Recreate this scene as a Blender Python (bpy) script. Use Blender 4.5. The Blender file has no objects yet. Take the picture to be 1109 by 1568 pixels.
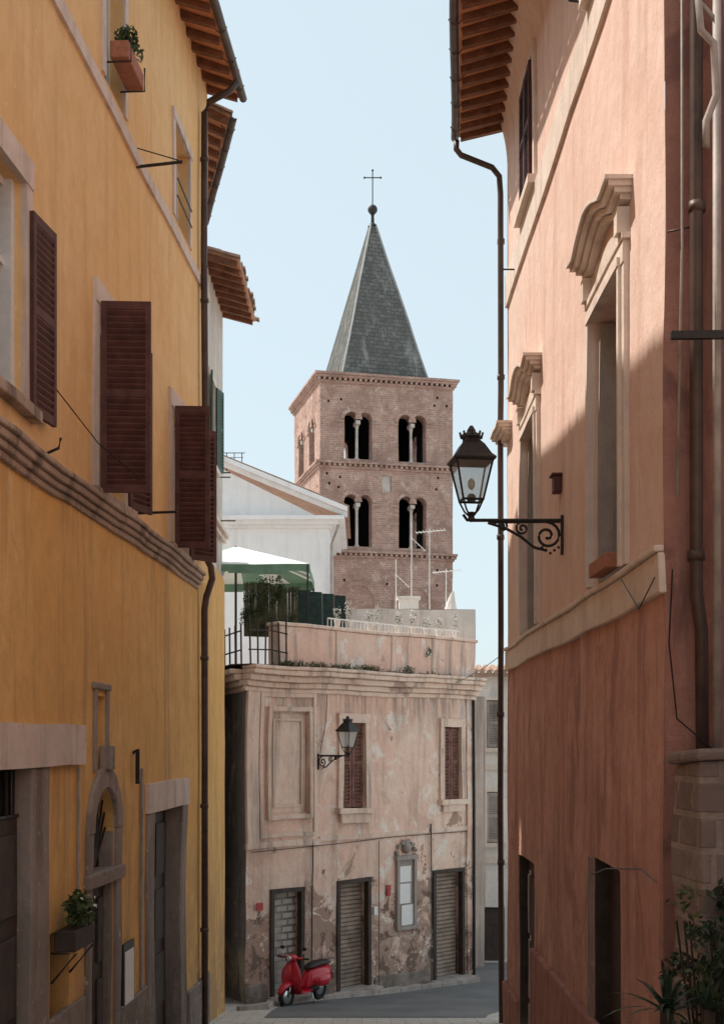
import bpy, bmesh, math, random
from mathutils import Vector, noise as mnoise
random.seed(7)
R = random.Random(11)
sc = bpy.context.scene
# Datum: z = 0 is the photographer's eye level; the street falls away downhill (+Y).

# ------------------------------------------------------------------ materials
def mk(name):
    m = bpy.data.materials.new(name); m.use_nodes = True
    t = m.node_tree
    return m, t, t.nodes['Principled BSDF']
def nd(t, ty, **at):
    n = t.nodes.new(ty)
    for k, v in at.items(): setattr(n, k, v)
    return n
def coords(t, scale=(1,1,1), uv=False):
    tc = nd(t, 'ShaderNodeTexCoord'); mp = nd(t, 'ShaderNodeMapping')
    mp.inputs['Scale'].default_value = scale
    t.links.new(tc.outputs['UV' if uv else 'Object'], mp.inputs['Vector'])
    return mp.outputs[0]
def noi(t, vec, s, d=5, r=.6, dist=0):
    n = nd(t, 'ShaderNodeTexNoise'); n.inputs['Scale'].default_value = s
    n.inputs['Detail'].default_value = d; n.inputs['Roughness'].default_value = r
    n.inputs['Distortion'].default_value = dist
    t.links.new(vec, n.inputs['Vector']); return n.outputs['Fac']
def rng(t, fac, lo, hi, a=0., b=1.):
    n = nd(t, 'ShaderNodeMapRange', interpolation_type='SMOOTHSTEP')
    n.inputs['From Min'].default_value = lo; n.inputs['From Max'].default_value = hi
    n.inputs['To Min'].default_value = a; n.inputs['To Max'].default_value = b
    t.links.new(fac, n.inputs['Value']); return n.outputs[0]
def math_(t, op, a, b):
    n = nd(t, 'ShaderNodeMath', operation=op)
    for i, x in enumerate((a, b)):
        if isinstance(x, (int, float)): n.inputs[i].default_value = x
        else: t.links.new(x, n.inputs[i])
    return n.outputs[0]
def mix(t, fac, a, b, mode='MIX'):
    n = nd(t, 'ShaderNodeMix', data_type='RGBA', blend_type=mode)
    for i, x in ((0, fac), (6, a), (7, b)):
        if isinstance(x, (int, float)): n.inputs[i].default_value = x
        elif isinstance(x, tuple): n.inputs[i].default_value = (*x, 1)
        else: t.links.new(x, n.inputs[i])
    return n.outputs[2]
def bump(t, b, h, strength=.4, dist=.02):
    n = nd(t, 'ShaderNodeBump'); n.inputs['Strength'].default_value = strength
    n.inputs['Distance'].default_value = dist
    t.links.new(h, n.inputs['Height']); t.links.new(n.outputs[0], b.inputs['Normal'])

def plaster(name, c1, c2, dark=None, streak=.35, patch=None, pthr=.62, pw=.03, low=None, lowz=(-5, -2), bmp=.35, big=.45, fleck=None, mott=.78,
            peel=None, peelz=(-6, -1), peelthr=.60, top=None, topz=(0, 1), pst=1., lowf=.85, lowt=.38, blot=None, bthr=.6):
    """aged lime plaster. c1/c2 tones, dark = rain streaks, patch = repairs, peel = render lost near the street, top = soot under the cornice"""
    m, t, b = mk(name)
    v = coords(t)
    col = mix(t, rng(t, noi(t, v, big, 6, .65, .4), .32, .68), c1, c2)
    col = mix(t, rng(t, noi(t, v, 3.2, 6, .7), .35, .75, 0, .6), col, tuple(x*mott for x in c2))
    g = nd(t, 'ShaderNodeSeparateXYZ'); t.links.new(v, g.inputs[0]); Z = g.outputs[2]
    if patch:
        vp = coords(t, (1, 1, pst))
        f = rng(t, noi(t, vp, 1.5, 9, .68, .5), pthr, pthr+pw)
        col = mix(t, f, col, patch)
    if blot:
        vp = coords(t, (1, 1, .55))
        f = rng(t, noi(t, vp, .95, 8, .66, 1.1), bthr, bthr+.09, 0, .85)
        col = mix(t, f, col, blot)
    if dark:
        vs = coords(t, (2.6, 2.6, .28))
        f = rng(t, noi(t, vs, 1.3, 6, .62), .47, .72, 0, streak)
        col = mix(t, f, col, dark)
    if top:
        h = rng(t, Z, topz[0], topz[1])
        vs = coords(t, (4, 4, .5))
        f = math_(t, 'MULTIPLY', h, rng(t, noi(t, vs, 1.1, 6, .65), .38, .62, 0, .85))
        col = mix(t, f, col, top)
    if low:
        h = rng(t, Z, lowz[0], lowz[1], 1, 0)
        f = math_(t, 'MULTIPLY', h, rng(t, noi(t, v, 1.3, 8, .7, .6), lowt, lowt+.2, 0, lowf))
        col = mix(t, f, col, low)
    if peel:
        h = rng(t, Z, peelz[0], peelz[1], .17, 0)
        s = math_(t, 'ADD', noi(t, v, 1.15, 10, .72, .7), h)
        col = mix(t, rng(t, s, peelthr, peelthr+.025), col, peel)
        s2 = math_(t, 'ADD', noi(t, v, 2.3, 10, .72, .3), h)
        col = mix(t, rng(t, s2, peelthr+.05, peelthr+.08), col, tuple(x*.5 for x in peel))
        s3 = math_(t, 'ADD', noi(t, v, 1.9, 9, .7, 1.2), math_(t, 'MULTIPLY', h, .4))
        col = mix(t, rng(t, s3, peelthr+.04, peelthr+.06), col, tuple(min(.84, x*1.1) for x in c1))
    if fleck:
        f = rng(t, noi(t, v, 9, 5, .7), .60, .7)
        col = mix(t, f, col, fleck)
    t.links.new(col, b.inputs['Base Color'])
    b.inputs['Roughness'].default_value = .93
    b.inputs['Specular IOR Level'].default_value = .15
    h = math_(t, 'ADD', noi(t, v, 5, 8, .7), math_(t, 'MULTIPLY', noi(t, v, 45, 3, .6), .25))
    h = math_(t, 'ADD', h, math_(t, 'MULTIPLY', noi(t, v, 1.7, 4, .55), 1.6))
    bump(t, b, h, bmp, .035)
    return m
def simple(name, c, rough=.6, metal=0, var=.3, sc_=12, spec=.4, bmp=0):
    m, t, b = mk(name)
    v = coords(t)
    col = mix(t, rng(t, noi(t, v, sc_, 5, .65), .3, .75), c, tuple(x*(1-var) for x in c))
    t.links.new(col, b.inputs['Base Color'])
    b.inputs['Roughness'].default_value = rough; b.inputs['Metallic'].default_value = metal
    b.inputs['Specular IOR Level'].default_value = spec
    if bmp: bump(t, b, noi(t, v, sc_*2, 5), bmp, .01)
    return m
def bricks(name, a, b_, mortar, bw=.28, bh=.07, ms=.012, soot=(.12,.09,.08), sootamt=.5, bias=0., mott=.62, scr=.58, pale=None):
    m, t, b = mk(name)
    uv = coords(t, uv=True); v = coords(t)
    n = nd(t, 'ShaderNodeTexBrick')
    n.inputs['Scale'].default_value = 1; n.inputs['Brick Width'].default_value = bw
    n.inputs['Row Height'].default_value = bh; n.inputs['Mortar Size'].default_value = ms
    n.inputs['Mortar Smooth'].default_value = .4; n.inputs['Bias'].default_value = bias
    n.inputs['Color1'].default_value = (*a, 1); n.inputs['Color2'].default_value = (*b_, 1)
    n.inputs['Mortar'].default_value = (*mortar, 1)
    t.links.new(uv, n.inputs['Vector'])
    col = mix(t, rng(t, noi(t, v, 1.3, 9, .75, .5), .38, .66, 0, .85), n.outputs['Color'], tuple(x*mott for x in a))
    col = mix(t, rng(t, noi(t, v, 3.4, 9, .75), scr, scr+.08, 0, .7), col, pale or mortar)
    vs = coords(t, (1.5, 1.5, .25))
    col = mix(t, rng(t, noi(t, vs, 1.2, 6, .65), .52, .8, 0, sootamt), col, soot)
    t.links.new(col, b.inputs['Base Color']); b.inputs['Roughness'].default_value = .95
    b.inputs['Specular IOR Level'].default_value = .1
    bump(t, b, math_(t, 'ADD', math_(t, 'MULTIPLY', n.outputs['Fac'], -.6), noi(t, v, 14, 6)), .6, .03)
    return m

M = {}
M['ochre'] = plaster('ochre_plaster', (.84,.57,.30), (.81,.49,.22), (.60,.36,.17), .45, big=.35, fleck=(.84,.61,.37), bmp=.4, mott=.86, patch=(.84,.62,.38), pthr=.6, pw=.15, pst=.35)
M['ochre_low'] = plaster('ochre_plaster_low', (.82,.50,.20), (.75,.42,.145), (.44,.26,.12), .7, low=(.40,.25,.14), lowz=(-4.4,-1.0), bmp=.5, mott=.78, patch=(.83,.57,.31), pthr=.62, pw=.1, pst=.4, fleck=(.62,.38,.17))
M['trim'] = plaster('pale_stone_trim', (.76,.64,.57), (.68,.55,.48), (.40,.31,.27), .65, bmp=.4, fleck=(.55,.44,.38))
M['cornice'] = plaster('weathered_cornice', (.56,.41,.33), (.40,.30,.24), (.13,.105,.09), .9, bmp=.6, fleck=(.2,.16,.13))
M['travertine'] = plaster('grey_travertine', (.52,.46,.42), (.38,.33,.30), (.16,.13,.12), .7, bmp=.7)
M['jamb'] = plaster('worn_door_jambs', (.40,.33,.29), (.29,.24,.21), (.12,.10,.09), .8, bmp=.7, low=(.16,.13,.11), lowz=(-4.2,-2), fleck=(.5,.43,.38))
M['pink'] = plaster('pink_plaster', (.81,.62,.54), (.77,.54,.45), (.60,.38,.31), .6, bmp=.45, big=.5, mott=.86, patch=(.82,.68,.60), pthr=.58, pw=.12, pst=.5, fleck=(.72,.5,.42))
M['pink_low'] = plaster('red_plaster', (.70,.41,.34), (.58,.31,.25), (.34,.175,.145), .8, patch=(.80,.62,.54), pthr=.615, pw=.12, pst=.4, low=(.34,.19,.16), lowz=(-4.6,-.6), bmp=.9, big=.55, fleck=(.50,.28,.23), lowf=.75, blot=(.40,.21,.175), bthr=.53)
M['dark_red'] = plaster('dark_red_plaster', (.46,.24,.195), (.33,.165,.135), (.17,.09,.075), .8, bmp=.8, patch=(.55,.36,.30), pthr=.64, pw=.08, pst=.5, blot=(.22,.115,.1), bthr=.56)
M['cream'] = plaster('cream_stone', (.80,.69,.61), (.74,.61,.53), (.46,.35,.30), .6, bmp=.4, fleck=(.62,.5,.43))
M['peel'] = plaster('peeling_plaster', (.84,.655,.545), (.84,.56,.445), (.44,.31,.25), .75, patch=(.84,.74,.66), pthr=.54, pw=.05, bmp=.9, big=.8, fleck=(.62,.44,.35), mott=.84,
                    peel=(.42,.285,.225), peelz=(-5.4,-1.4), peelthr=.615, top=(.34,.25,.21), topz=(-.2,1.2), low=(.30,.20,.16), lowz=(-5.7,-3.0), lowf=.95, lowt=.34, blot=(.70,.47,.37), bthr=.55)
M['peel_trim'] = plaster('peeling_trim', (.84,.69,.59), (.80,.59,.48), (.33,.25,.21), .85, bmp=.8, fleck=(.55,.40,.33), patch=(.48,.35,.29), pthr=.62)
M['parapet'] = plaster('parapet_plaster', (.84,.53,.42), (.80,.60,.50), (.34,.25,.21), .8, patch=(.82,.71,.63), pthr=.56, bmp=.8, big=.9, fleck=(.48,.34,.28), blot=(.5,.35,.29), bthr=.6)
M['grey'] = plaster('grey_render', (.40,.36,.34), (.27,.245,.235), (.13,.115,.105), .75, patch=(.50,.45,.41), pthr=.58, low=(.74,.63,.45), lowz=(-4.6,-4.1), bmp=1)  # pale low band paints the sunlit foot of the side wall
M['white'] = plaster('white_plaster', (.82,.80,.80), (.78,.76,.76), (.60,.58,.57), .5, bmp=.2, mott=.92)
M['oldwhite'] = plaster('old_white_plaster', (.80,.75,.71), (.72,.67,.62), (.42,.37,.34), .7, bmp=.5, fleck=(.55,.5,.46))
M['greybeige'] = plaster('beige_plaster', (.64,.57,.52), (.54,.48,.43), (.3,.25,.23), .7, bmp=.4)
M['brick'] = bricks('tower_brick', (.53,.33,.27), (.38,.23,.19), (.56,.45,.39), .30, .085, .012, mott=.58, scr=.55, pale=(.62,.50,.43), soot=(.17,.115,.10), sootamt=.7)
M['infill'] = bricks('stone_infill', (.62,.57,.51), (.45,.40,.36), (.14,.12,.11), .34, .15, .03)
M['stonepier'] = bricks('rubble_stone', (.30,.24,.22), (.20,.155,.145), (.35,.28,.25), .45, .26, .03, sootamt=.8)
M['marble'] = simple('marble', (.62,.55,.50), .6, var=.35, sc_=4)
M['slate'] = bricks('slate_shingles', (.19,.185,.175), (.115,.113,.108), (.06,.06,.058), .26, .17, .012, soot=(.34,.34,.31), sootamt=.85, mott=.58, scr=.58, pale=(.33,.33,.30))
M['slate_edge'] = simple('lead_hip', (.36,.36,.35), .6, var=.3, sc_=3)
M['tile'] = plaster('terracotta_tiles', (.50,.30,.21), (.40,.27,.21), (.14,.11,.10), .65, bmp=.6, fleck=(.57,.48,.40), big=3)
M['soffit'] = plaster('terracotta_soffit', (.76,.34,.19), (.62,.28,.15), (.32,.15,.10), .5, bmp=.4, big=3)
M['rafter'] = simple('rafter_wood', (.25,.12,.075), .85, var=.5, sc_=6, spec=.1, bmp=.4)
M['shutter'] = simple('brown_shutter_paint', (.125,.052,.045), .65, var=.45, sc_=5, spec=.25)
M['shutter_old'] = simple('faded_shutter_paint', (.25,.13,.105), .8, var=.5, sc_=6, spec=.15, bmp=.3)
M['shutter_green'] = simple('green_shutter', (.05,.10,.08), .6)
M['wood_dark'] = simple('dark_wood', (.06,.042,.034), .7, var=.5, sc_=5, bmp=.3)
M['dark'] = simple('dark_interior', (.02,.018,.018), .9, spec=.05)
M['iron'] = simple('wrought_iron', (.035,.033,.033), .5, .3, var=.4, sc_=20)
M['pipe'] = simple('brown_copper_pipe', (.10,.063,.052), .5, .2, var=.45, sc_=4)
M['pipe_grey'] = simple('grey_pipe', (.42,.37,.34), .6, .1, var=.4, sc_=4)
M['whiteframe'] = simple('white_window_frame', (.78,.76,.73), .5, var=.12)
M['roller'] = simple('roller_metal', (.40,.30,.24), .65, .1, var=.5, sc_=3, bmp=.2)
M['paper'] = simple('paper', (.84,.82,.80), .8, var=.08)
M['red_sign'] = simple('red_sign', (.5,.06,.06), .6)
M['red'] = simple('red_scooter_paint', (.55,.015,.035), .22, var=.1, spec=.6)
M['rubber'] = simple('black_rubber', (.02,.02,.02), .8)
M['seat'] = simple('black_seat', (.025,.022,.022), .45)
M['chrome'] = simple('chrome', (.6,.6,.6), .2, 1, var=.1)
M['green_cloth'] = simple('green_canvas', (.20,.34,.24), .85, var=.3, sc_=3)
M['white_cloth'] = simple('white_canvas', (.76,.79,.74), .85, var=.12, sc_=3)
M['net'] = simple('reed_screen', (.13,.125,.07), .95, var=.6, sc_=14, bmp=.8)
M['net_dark'] = simple('dark_green_net', (.03,.055,.048), .95, var=.5, sc_=8)
M['leaf'] = simple('leaf_green', (.075,.115,.04), .6, var=.6, sc_=9, spec=.3)
M['leaf_dry'] = simple('dry_weed', (.22,.19,.09), .8, var=.6, sc_=9, spec=.2)
M['leaf_dark'] = simple('dark_leaf', (.035,.065,.035), .5, var=.6, sc_=9)
M['pot'] = simple('terracotta_pot', (.42,.17,.10), .8, var=.3)
M['flower_w'] = simple('white_flower', (.80,.78,.74), .7)
def asphalt():
    m, t, b = mk('asphalt'); v = coords(t)
    col = mix(t, rng(t, noi(t, v, .8, 6, .65), .35, .7), (.17,.175,.18), (.115,.118,.122))
    col = mix(t, rng(t, noi(t, v, 60, 3), .5, .7, 0, .5), col, (.24,.24,.24))
    t.links.new(col, b.inputs['Base Color']); b.inputs['Roughness'].default_value = .8
    bump(t, b, noi(t, v, 90, 3), .4, .01); return m
M['asphalt'] = asphalt()
M['paving'] = bricks('stone_paving', (.68,.64,.59), (.58,.54,.50), (.30,.28,.26), .5, .3, .012, sootamt=.3, mott=.78)
def lampglass():
    m, t, b = mk('lantern_glass')
    out = t.nodes['Material Output']
    tr = nd(t, 'ShaderNodeBsdfTransparent'); tr.inputs[0].default_value = (.93,.95,.94,1)
    gl = nd(t, 'ShaderNodeBsdfGlossy'); gl.inputs['Roughness'].default_value = .12
    df = nd(t, 'ShaderNodeBsdfTranslucent'); df.inputs[0].default_value = (.8,.8,.78,1)
    m1 = nd(t, 'ShaderNodeMixShader'); m1.inputs[0].default_value = .35
    t.links.new(tr.outputs[0], m1.inputs[1]); t.links.new(df.outputs[0], m1.inputs[2])
    m2 = nd(t, 'ShaderNodeMixShader'); m2.inputs[0].default_value = .1
    t.links.new(m1.outputs[0], m2.inputs[1]); t.links.new(gl.outputs[0], m2.inputs[2])
    t.links.new(m2.outputs[0], out.inputs[0]); return m
M['lampglass'] = lampglass()
def winglass():
    m, t, b = mk('window_glass'); v = coords(t)
    b.inputs['Base Color'].default_value = (.05,.055,.06,1); b.inputs['Roughness'].default_value = .08
    b.inputs['Specular IOR Level'].default_value = .8
    bump(t, b, noi(t, v, 2, 2), .1, .02); return m
M['glass'] = winglass()

# ------------------------------------------------------------------ geometry helpers
class Fr:
    def __init__(s, ox, oy, tx, ty, nx, ny): s.a = (ox, oy, tx, ty, nx, ny)
    def p(s, u, o, z):
        ox, oy, tx, ty, nx, ny = s.a
        return (ox+tx*u+nx*o, oy+ty*u+ny*o, z)
def warp(p, amp=.022):
    v = Vector(p)
    d = mnoise.noise_vector(v*.55) * amp + mnoise.noise_vector(v*1.9+Vector((7,3,1))) * amp*.35
    return v + d
def empty(name, loc=(0,0,0), rotz=0, scale=1):
    e = bpy.data.objects.new(name, None); sc.collection.objects.link(e)
    e.location = loc; e.rotation_euler = (0,0,rotz); e.scale = (scale,)*3
    e.empty_display_size = .3
    return e
class Part:
    def __init__(s, name, mat): s.n, s.m, s.v, s.f = name, M[mat], [], []
    def poly(s, pts):
        i = len(s.v); s.v += [tuple(p) for p in pts]; s.f.append(tuple(range(i, i+len(pts))))
    def box(s, fr, u0, u1, o0, o1, z0, z1, step=.8):
        nu = max(1, math.ceil(abs(u1-u0)/step)); nz = max(1, math.ceil(abs(z1-z0)/step))
        us = [u0+(u1-u0)*i/nu for i in range(nu+1)]; zs = [z0+(z1-z0)*i/nz for i in range(nz+1)]
        for o in (o0, o1):
            for i in range(nu):
                for j in range(nz):
                    s.poly([fr.p(us[i],o,zs[j]), fr.p(us[i+1],o,zs[j]), fr.p(us[i+1],o,zs[j+1]), fr.p(us[i],o,zs[j+1])])
        for z in (z0, z1):
            for i in range(nu):
                s.poly([fr.p(us[i],o0,z), fr.p(us[i+1],o0,z), fr.p(us[i+1],o1,z), fr.p(us[i],o1,z)])
        for u in (u0, u1):
            for j in range(nz):
                s.poly([fr.p(u,o0,zs[j]), fr.p(u,o1,zs[j]), fr.p(u,o1,zs[j+1]), fr.p(u,o0,zs[j+1])])
    def tube(s, pts, r, n=8, close=True):
        pts = [Vector(p) for p in pts]; rings = []
        for i, p in enumerate(pts):
            d = (pts[min(i+1,len(pts)-1)] - pts[max(i-1,0)]).normalized()
            up = Vector((0,0,1)) if abs(d.z) < .9 else Vector((1,0,0))
            a = d.cross(up).normalized(); b = d.cross(a).normalized()
            rr = r[i] if isinstance(r, (list, tuple)) else r
            k = len(s.v); rings.append(k)
            s.v += [tuple(p + a*rr*math.cos(2*math.pi*j/n) + b*rr*math.sin(2*math.pi*j/n)) for j in range(n)]
        for i in range(len(rings)-1):
            for j in range(n):
                s.f.append((rings[i]+j, rings[i]+(j+1)%n, rings[i+1]+(j+1)%n, rings[i+1]+j))
        if close:
            s.f.append(tuple(rings[0]+j for j in range(n))); s.f.append(tuple(rings[-1]+j for j in range(n)))
    def loft(s, secs, n=16):
        rings = []
        for c, a, b in secs:
            c, a, b = Vector(c), Vector(a), Vector(b); rings.append(len(s.v))
            s.v += [tuple(c + a*math.cos(2*math.pi*j/n) + b*math.sin(2*math.pi*j/n)) for j in range(n)]
        for i in range(len(rings)-1):
            for j in range(n):
                s.f.append((rings[i]+j, rings[i]+(j+1)%n, rings[i+1]+(j+1)%n, rings[i+1]+j))
        s.f.append(tuple(rings[0]+j for j in range(n))); s.f.append(tuple(rings[-1]+j for j in range(n)))
    def lathe(s, c, prof, n=16, rot=0, sq=None):
        m = sq or n; rings = []
        for r, z in prof:
            rings.append(len(s.v))
            s.v += [(c[0]+r*math.cos(rot+2*math.pi*j/m), c[1]+r*math.sin(rot+2*math.pi*j/m), c[2]+z) for j in range(m)]
        for i in range(len(rings)-1):
            for j in range(m):
                s.f.append((rings[i]+j, rings[i]+(j+1)%m, rings[i+1]+(j+1)%m, rings[i+1]+j))
        s.f.append(tuple(rings[0]+j for j in range(m))); s.f.append(tuple(rings[-1]+j for j in range(m)))
    def ball(s, c, rx, ry, rz, n=12):
        k = 8
        s.loft([((c[0], c[1], c[2]+rz*math.sin(a)), (rx*math.cos(a),0,0), (0,ry*math.cos(a),0))
                for a in [(-.5+i/k)*math.pi*.98 for i in range(k+1)]], n)
    def done(s, parent, w=.022, smooth=False, bevel=0, solid=0):
        me = bpy.data.meshes.new(s.n)
        vs = [warp(p, w) for p in s.v] if w else s.v
        me.from_pydata([tuple(v) for v in vs], [], s.f)
        bm = bmesh.new(); bm.from_mesh(me)
        bmesh.ops.remove_doubles(bm, verts=bm.verts, dist=.0008)
        if not solid: bmesh.ops.recalc_face_normals(bm, faces=bm.faces)
        uvl = bm.loops.layers.uv.new('UVMap')
        for f in bm.faces:
            n = f.normal; f.smooth = smooth
            h = math.hypot(n.x, n.y)
            for l in f.loops:
                c = l.vert.co
                if h > .35: l[uvl].uv = ((-n.y*c.x + n.x*c.y)/h, c.z)
                else: l[uvl].uv = (c.x, c.y)
        bm.to_mesh(me); bm.free()
        me.materials.append(s.m)
        o = bpy.data.objects.new(s.n, me); sc.collection.objects.link(o); o.parent = parent
        if bevel:
            b = o.modifiers.new('bevel', 'BEVEL'); b.width = bevel; b.segments = 2; b.limit_method = 'ANGLE'; b.angle_limit = .6
        return o
def breaks(a, b, extra, step):
    xs = sorted(set([a, b] + [x for x in extra if a < x < b])); out = [xs[0]]
    for x0, x1 in zip(xs, xs[1:]):
        n = max(1, math.ceil((x1-x0)/step)); out += [x0+(x1-x0)*(i+1)/n for i in range(n)]
    return out
def wall(P, fr, u0, u1, z0, z1, holes=(), step=.8, o=0):
    """facade with real openings. holes: (u0,u1,z0,z1,depth,backpart|None)"""
    us = breaks(u0, u1, [h[0] for h in holes]+[h[1] for h in holes], step)
    zs = breaks(z0, z1, [h[2] for h in holes]+[h[3] for h in holes], step)
    for a, b in zip(us, us[1:]):
        for c, d in zip(zs, zs[1:]):
            mu, mz = (a+b)/2, (c+d)/2
            if any(h[0] < mu < h[1] and h[2] < mz < h[3] for h in holes): continue
            P.poly([fr.p(a,o,c), fr.p(b,o,c), fr.p(b,o,d), fr.p(a,o,d)])
    for h in holes:
        hu = [x for x in us if h[0]-1e-6 <= x <= h[1]+1e-6]; hz = [x for x in zs if h[2]-1e-6 <= x <= h[3]+1e-6]
        D = h[4]
        for a, b in zip(hu, hu[1:]):
            for z in (h[2], h[3]): P.poly([fr.p(a,o,z), fr.p(b,o,z), fr.p(b,o-D,z), fr.p(a,o-D,z)])
        for a, b in zip(hz, hz[1:]):
            for u in (h[0], h[1]): P.poly([fr.p(u,o,a), fr.p(u,o,b), fr.p(u,o-D,b), fr.p(u,o-D,a)])
        if h[5] is not None:
            h[5].poly([fr.p(h[0],o-D,h[2]), fr.p(h[1],o-D,h[2]), fr.p(h[1],o-D,h[3]), fr.p(h[0],o-D,h[3])])
def arch_fill(P, fr, u0, u1, ztop, D, n=8, o=0):
    r = (u1-u0)/2; um = (u0+u1)/2; zs = ztop-r
    arc = [(um - r*math.cos(math.pi*i/n), zs + r*math.sin(math.pi*i/n)) for i in range(n+1)]
    for i in range(n):
        cn = (u0, ztop) if i < n/2 else (u1, ztop)
        a, b = arc[i], arc[i+1]
        P.poly([fr.p(a[0],o,a[1]), fr.p(b[0],o,b[1]), fr.p(cn[0],o,cn[1])])
        P.poly([fr.p(a[0],o,a[1]), fr.p(b[0],o,b[1]), fr.p(b[0],o-D,b[1]), fr.p(a[0],o-D,a[1])])
def arch_ring(P, fr, um, zs, r0, r1, o0, o1, n=10):
    for i in range(n):
        q = []
        for k in (i, i+1):
            c, s_ = math.cos(math.pi*k/n), math.sin(math.pi*k/n)
            q.append((um-r0*c, zs+r0*s_)); q.append((um-r1*c, zs+r1*s_))
        a, b, c, d = q
        P.poly([fr.p(a[0],o1,a[1]), fr.p(b[0],o1,b[1]), fr.p(d[0],o1,d[1]), fr.p(c[0],o1,c[1])])
        P.poly([fr.p(b[0],o0,b[1]), fr.p(b[0],o1,b[1]), fr.p(d[0],o1,d[1]), fr.p(d[0],o0,d[1])])
        P.poly([fr.p(a[0],o0,a[1]), fr.p(a[0],o1,a[1]), fr.p(c[0],o1,c[1]), fr.p(c[0],o0,c[1])])
def steps(P, fr, u0, u1, prof, step=.8):
    for z0, z1, o in prof: P.box(fr, u0, u1, -.05, o, z0, z1, step)
def surround(P, fr, u0, u1, z0, z1, w, o=.05, top=None, sill=True):
    top = top or w
    P.box(fr, u0-w, u0, -.02, o, z0, z1); P.box(fr, u1, u1+w, -.02, o, z0, z1)
    P.box(fr, u0-w, u1+w, -.02, o+.012, z1, z1+top)
    if sill: P.box(fr, u0-w-.05, u1+w+.05, -.02, o+.09, z0-.12, z0)
def shutter(P, x, y, dx, dy, w, z0, z1, slat=.068, rails=(.5,)):
    L = math.hypot(dx, dy); dx, dy = dx/L, dy/L
    f = Fr(x, y, dx, dy, -dy, dx); s = .065; t = .022
    P.box(f, 0, s, -t, t, z0, z1, 9); P.box(f, w-s, w, -t, t, z0, z1, 9)
    zz = [z0] + [z0+(z1-z0)*r for r in rails] + [z1-.09]
    for z in zz: P.box(f, s, w-s, -t+.002, t-.002, z, z+.09, 9)
    for a, b in zip(zz, zz[1:]):
        n = max(1, int((b-a-.09)/slat))
        for i in range(n):
            z = a+.09 + (b-a-.09)*i/n
            h = slat*.92
            P.poly([f.p(s,-t*.9,z+h), f.p(w-s,-t*.9,z+h), f.p(w-s,t*.9,z), f.p(s,t*.9,z)])
            P.poly([f.p(s,-t*.9,z+h-.014), f.p(w-s,-t*.9,z+h-.014), f.p(w-s,t*.9,z-.014), f.p(s,t*.9,z-.014)])
            P.poly([f.p(s,t*.9,z), f.p(w-s,t*.9,z), f.p(w-s,t*.9,z-.014), f.p(s,t*.9,z-.014)])
            P.poly([f.p(s,-t*.9,z+h), f.p(w-s,-t*.9,z+h), f.p(w-s,-t*.9,z+h-.014), f.p(s,-t*.9,z+h-.014)])
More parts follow.
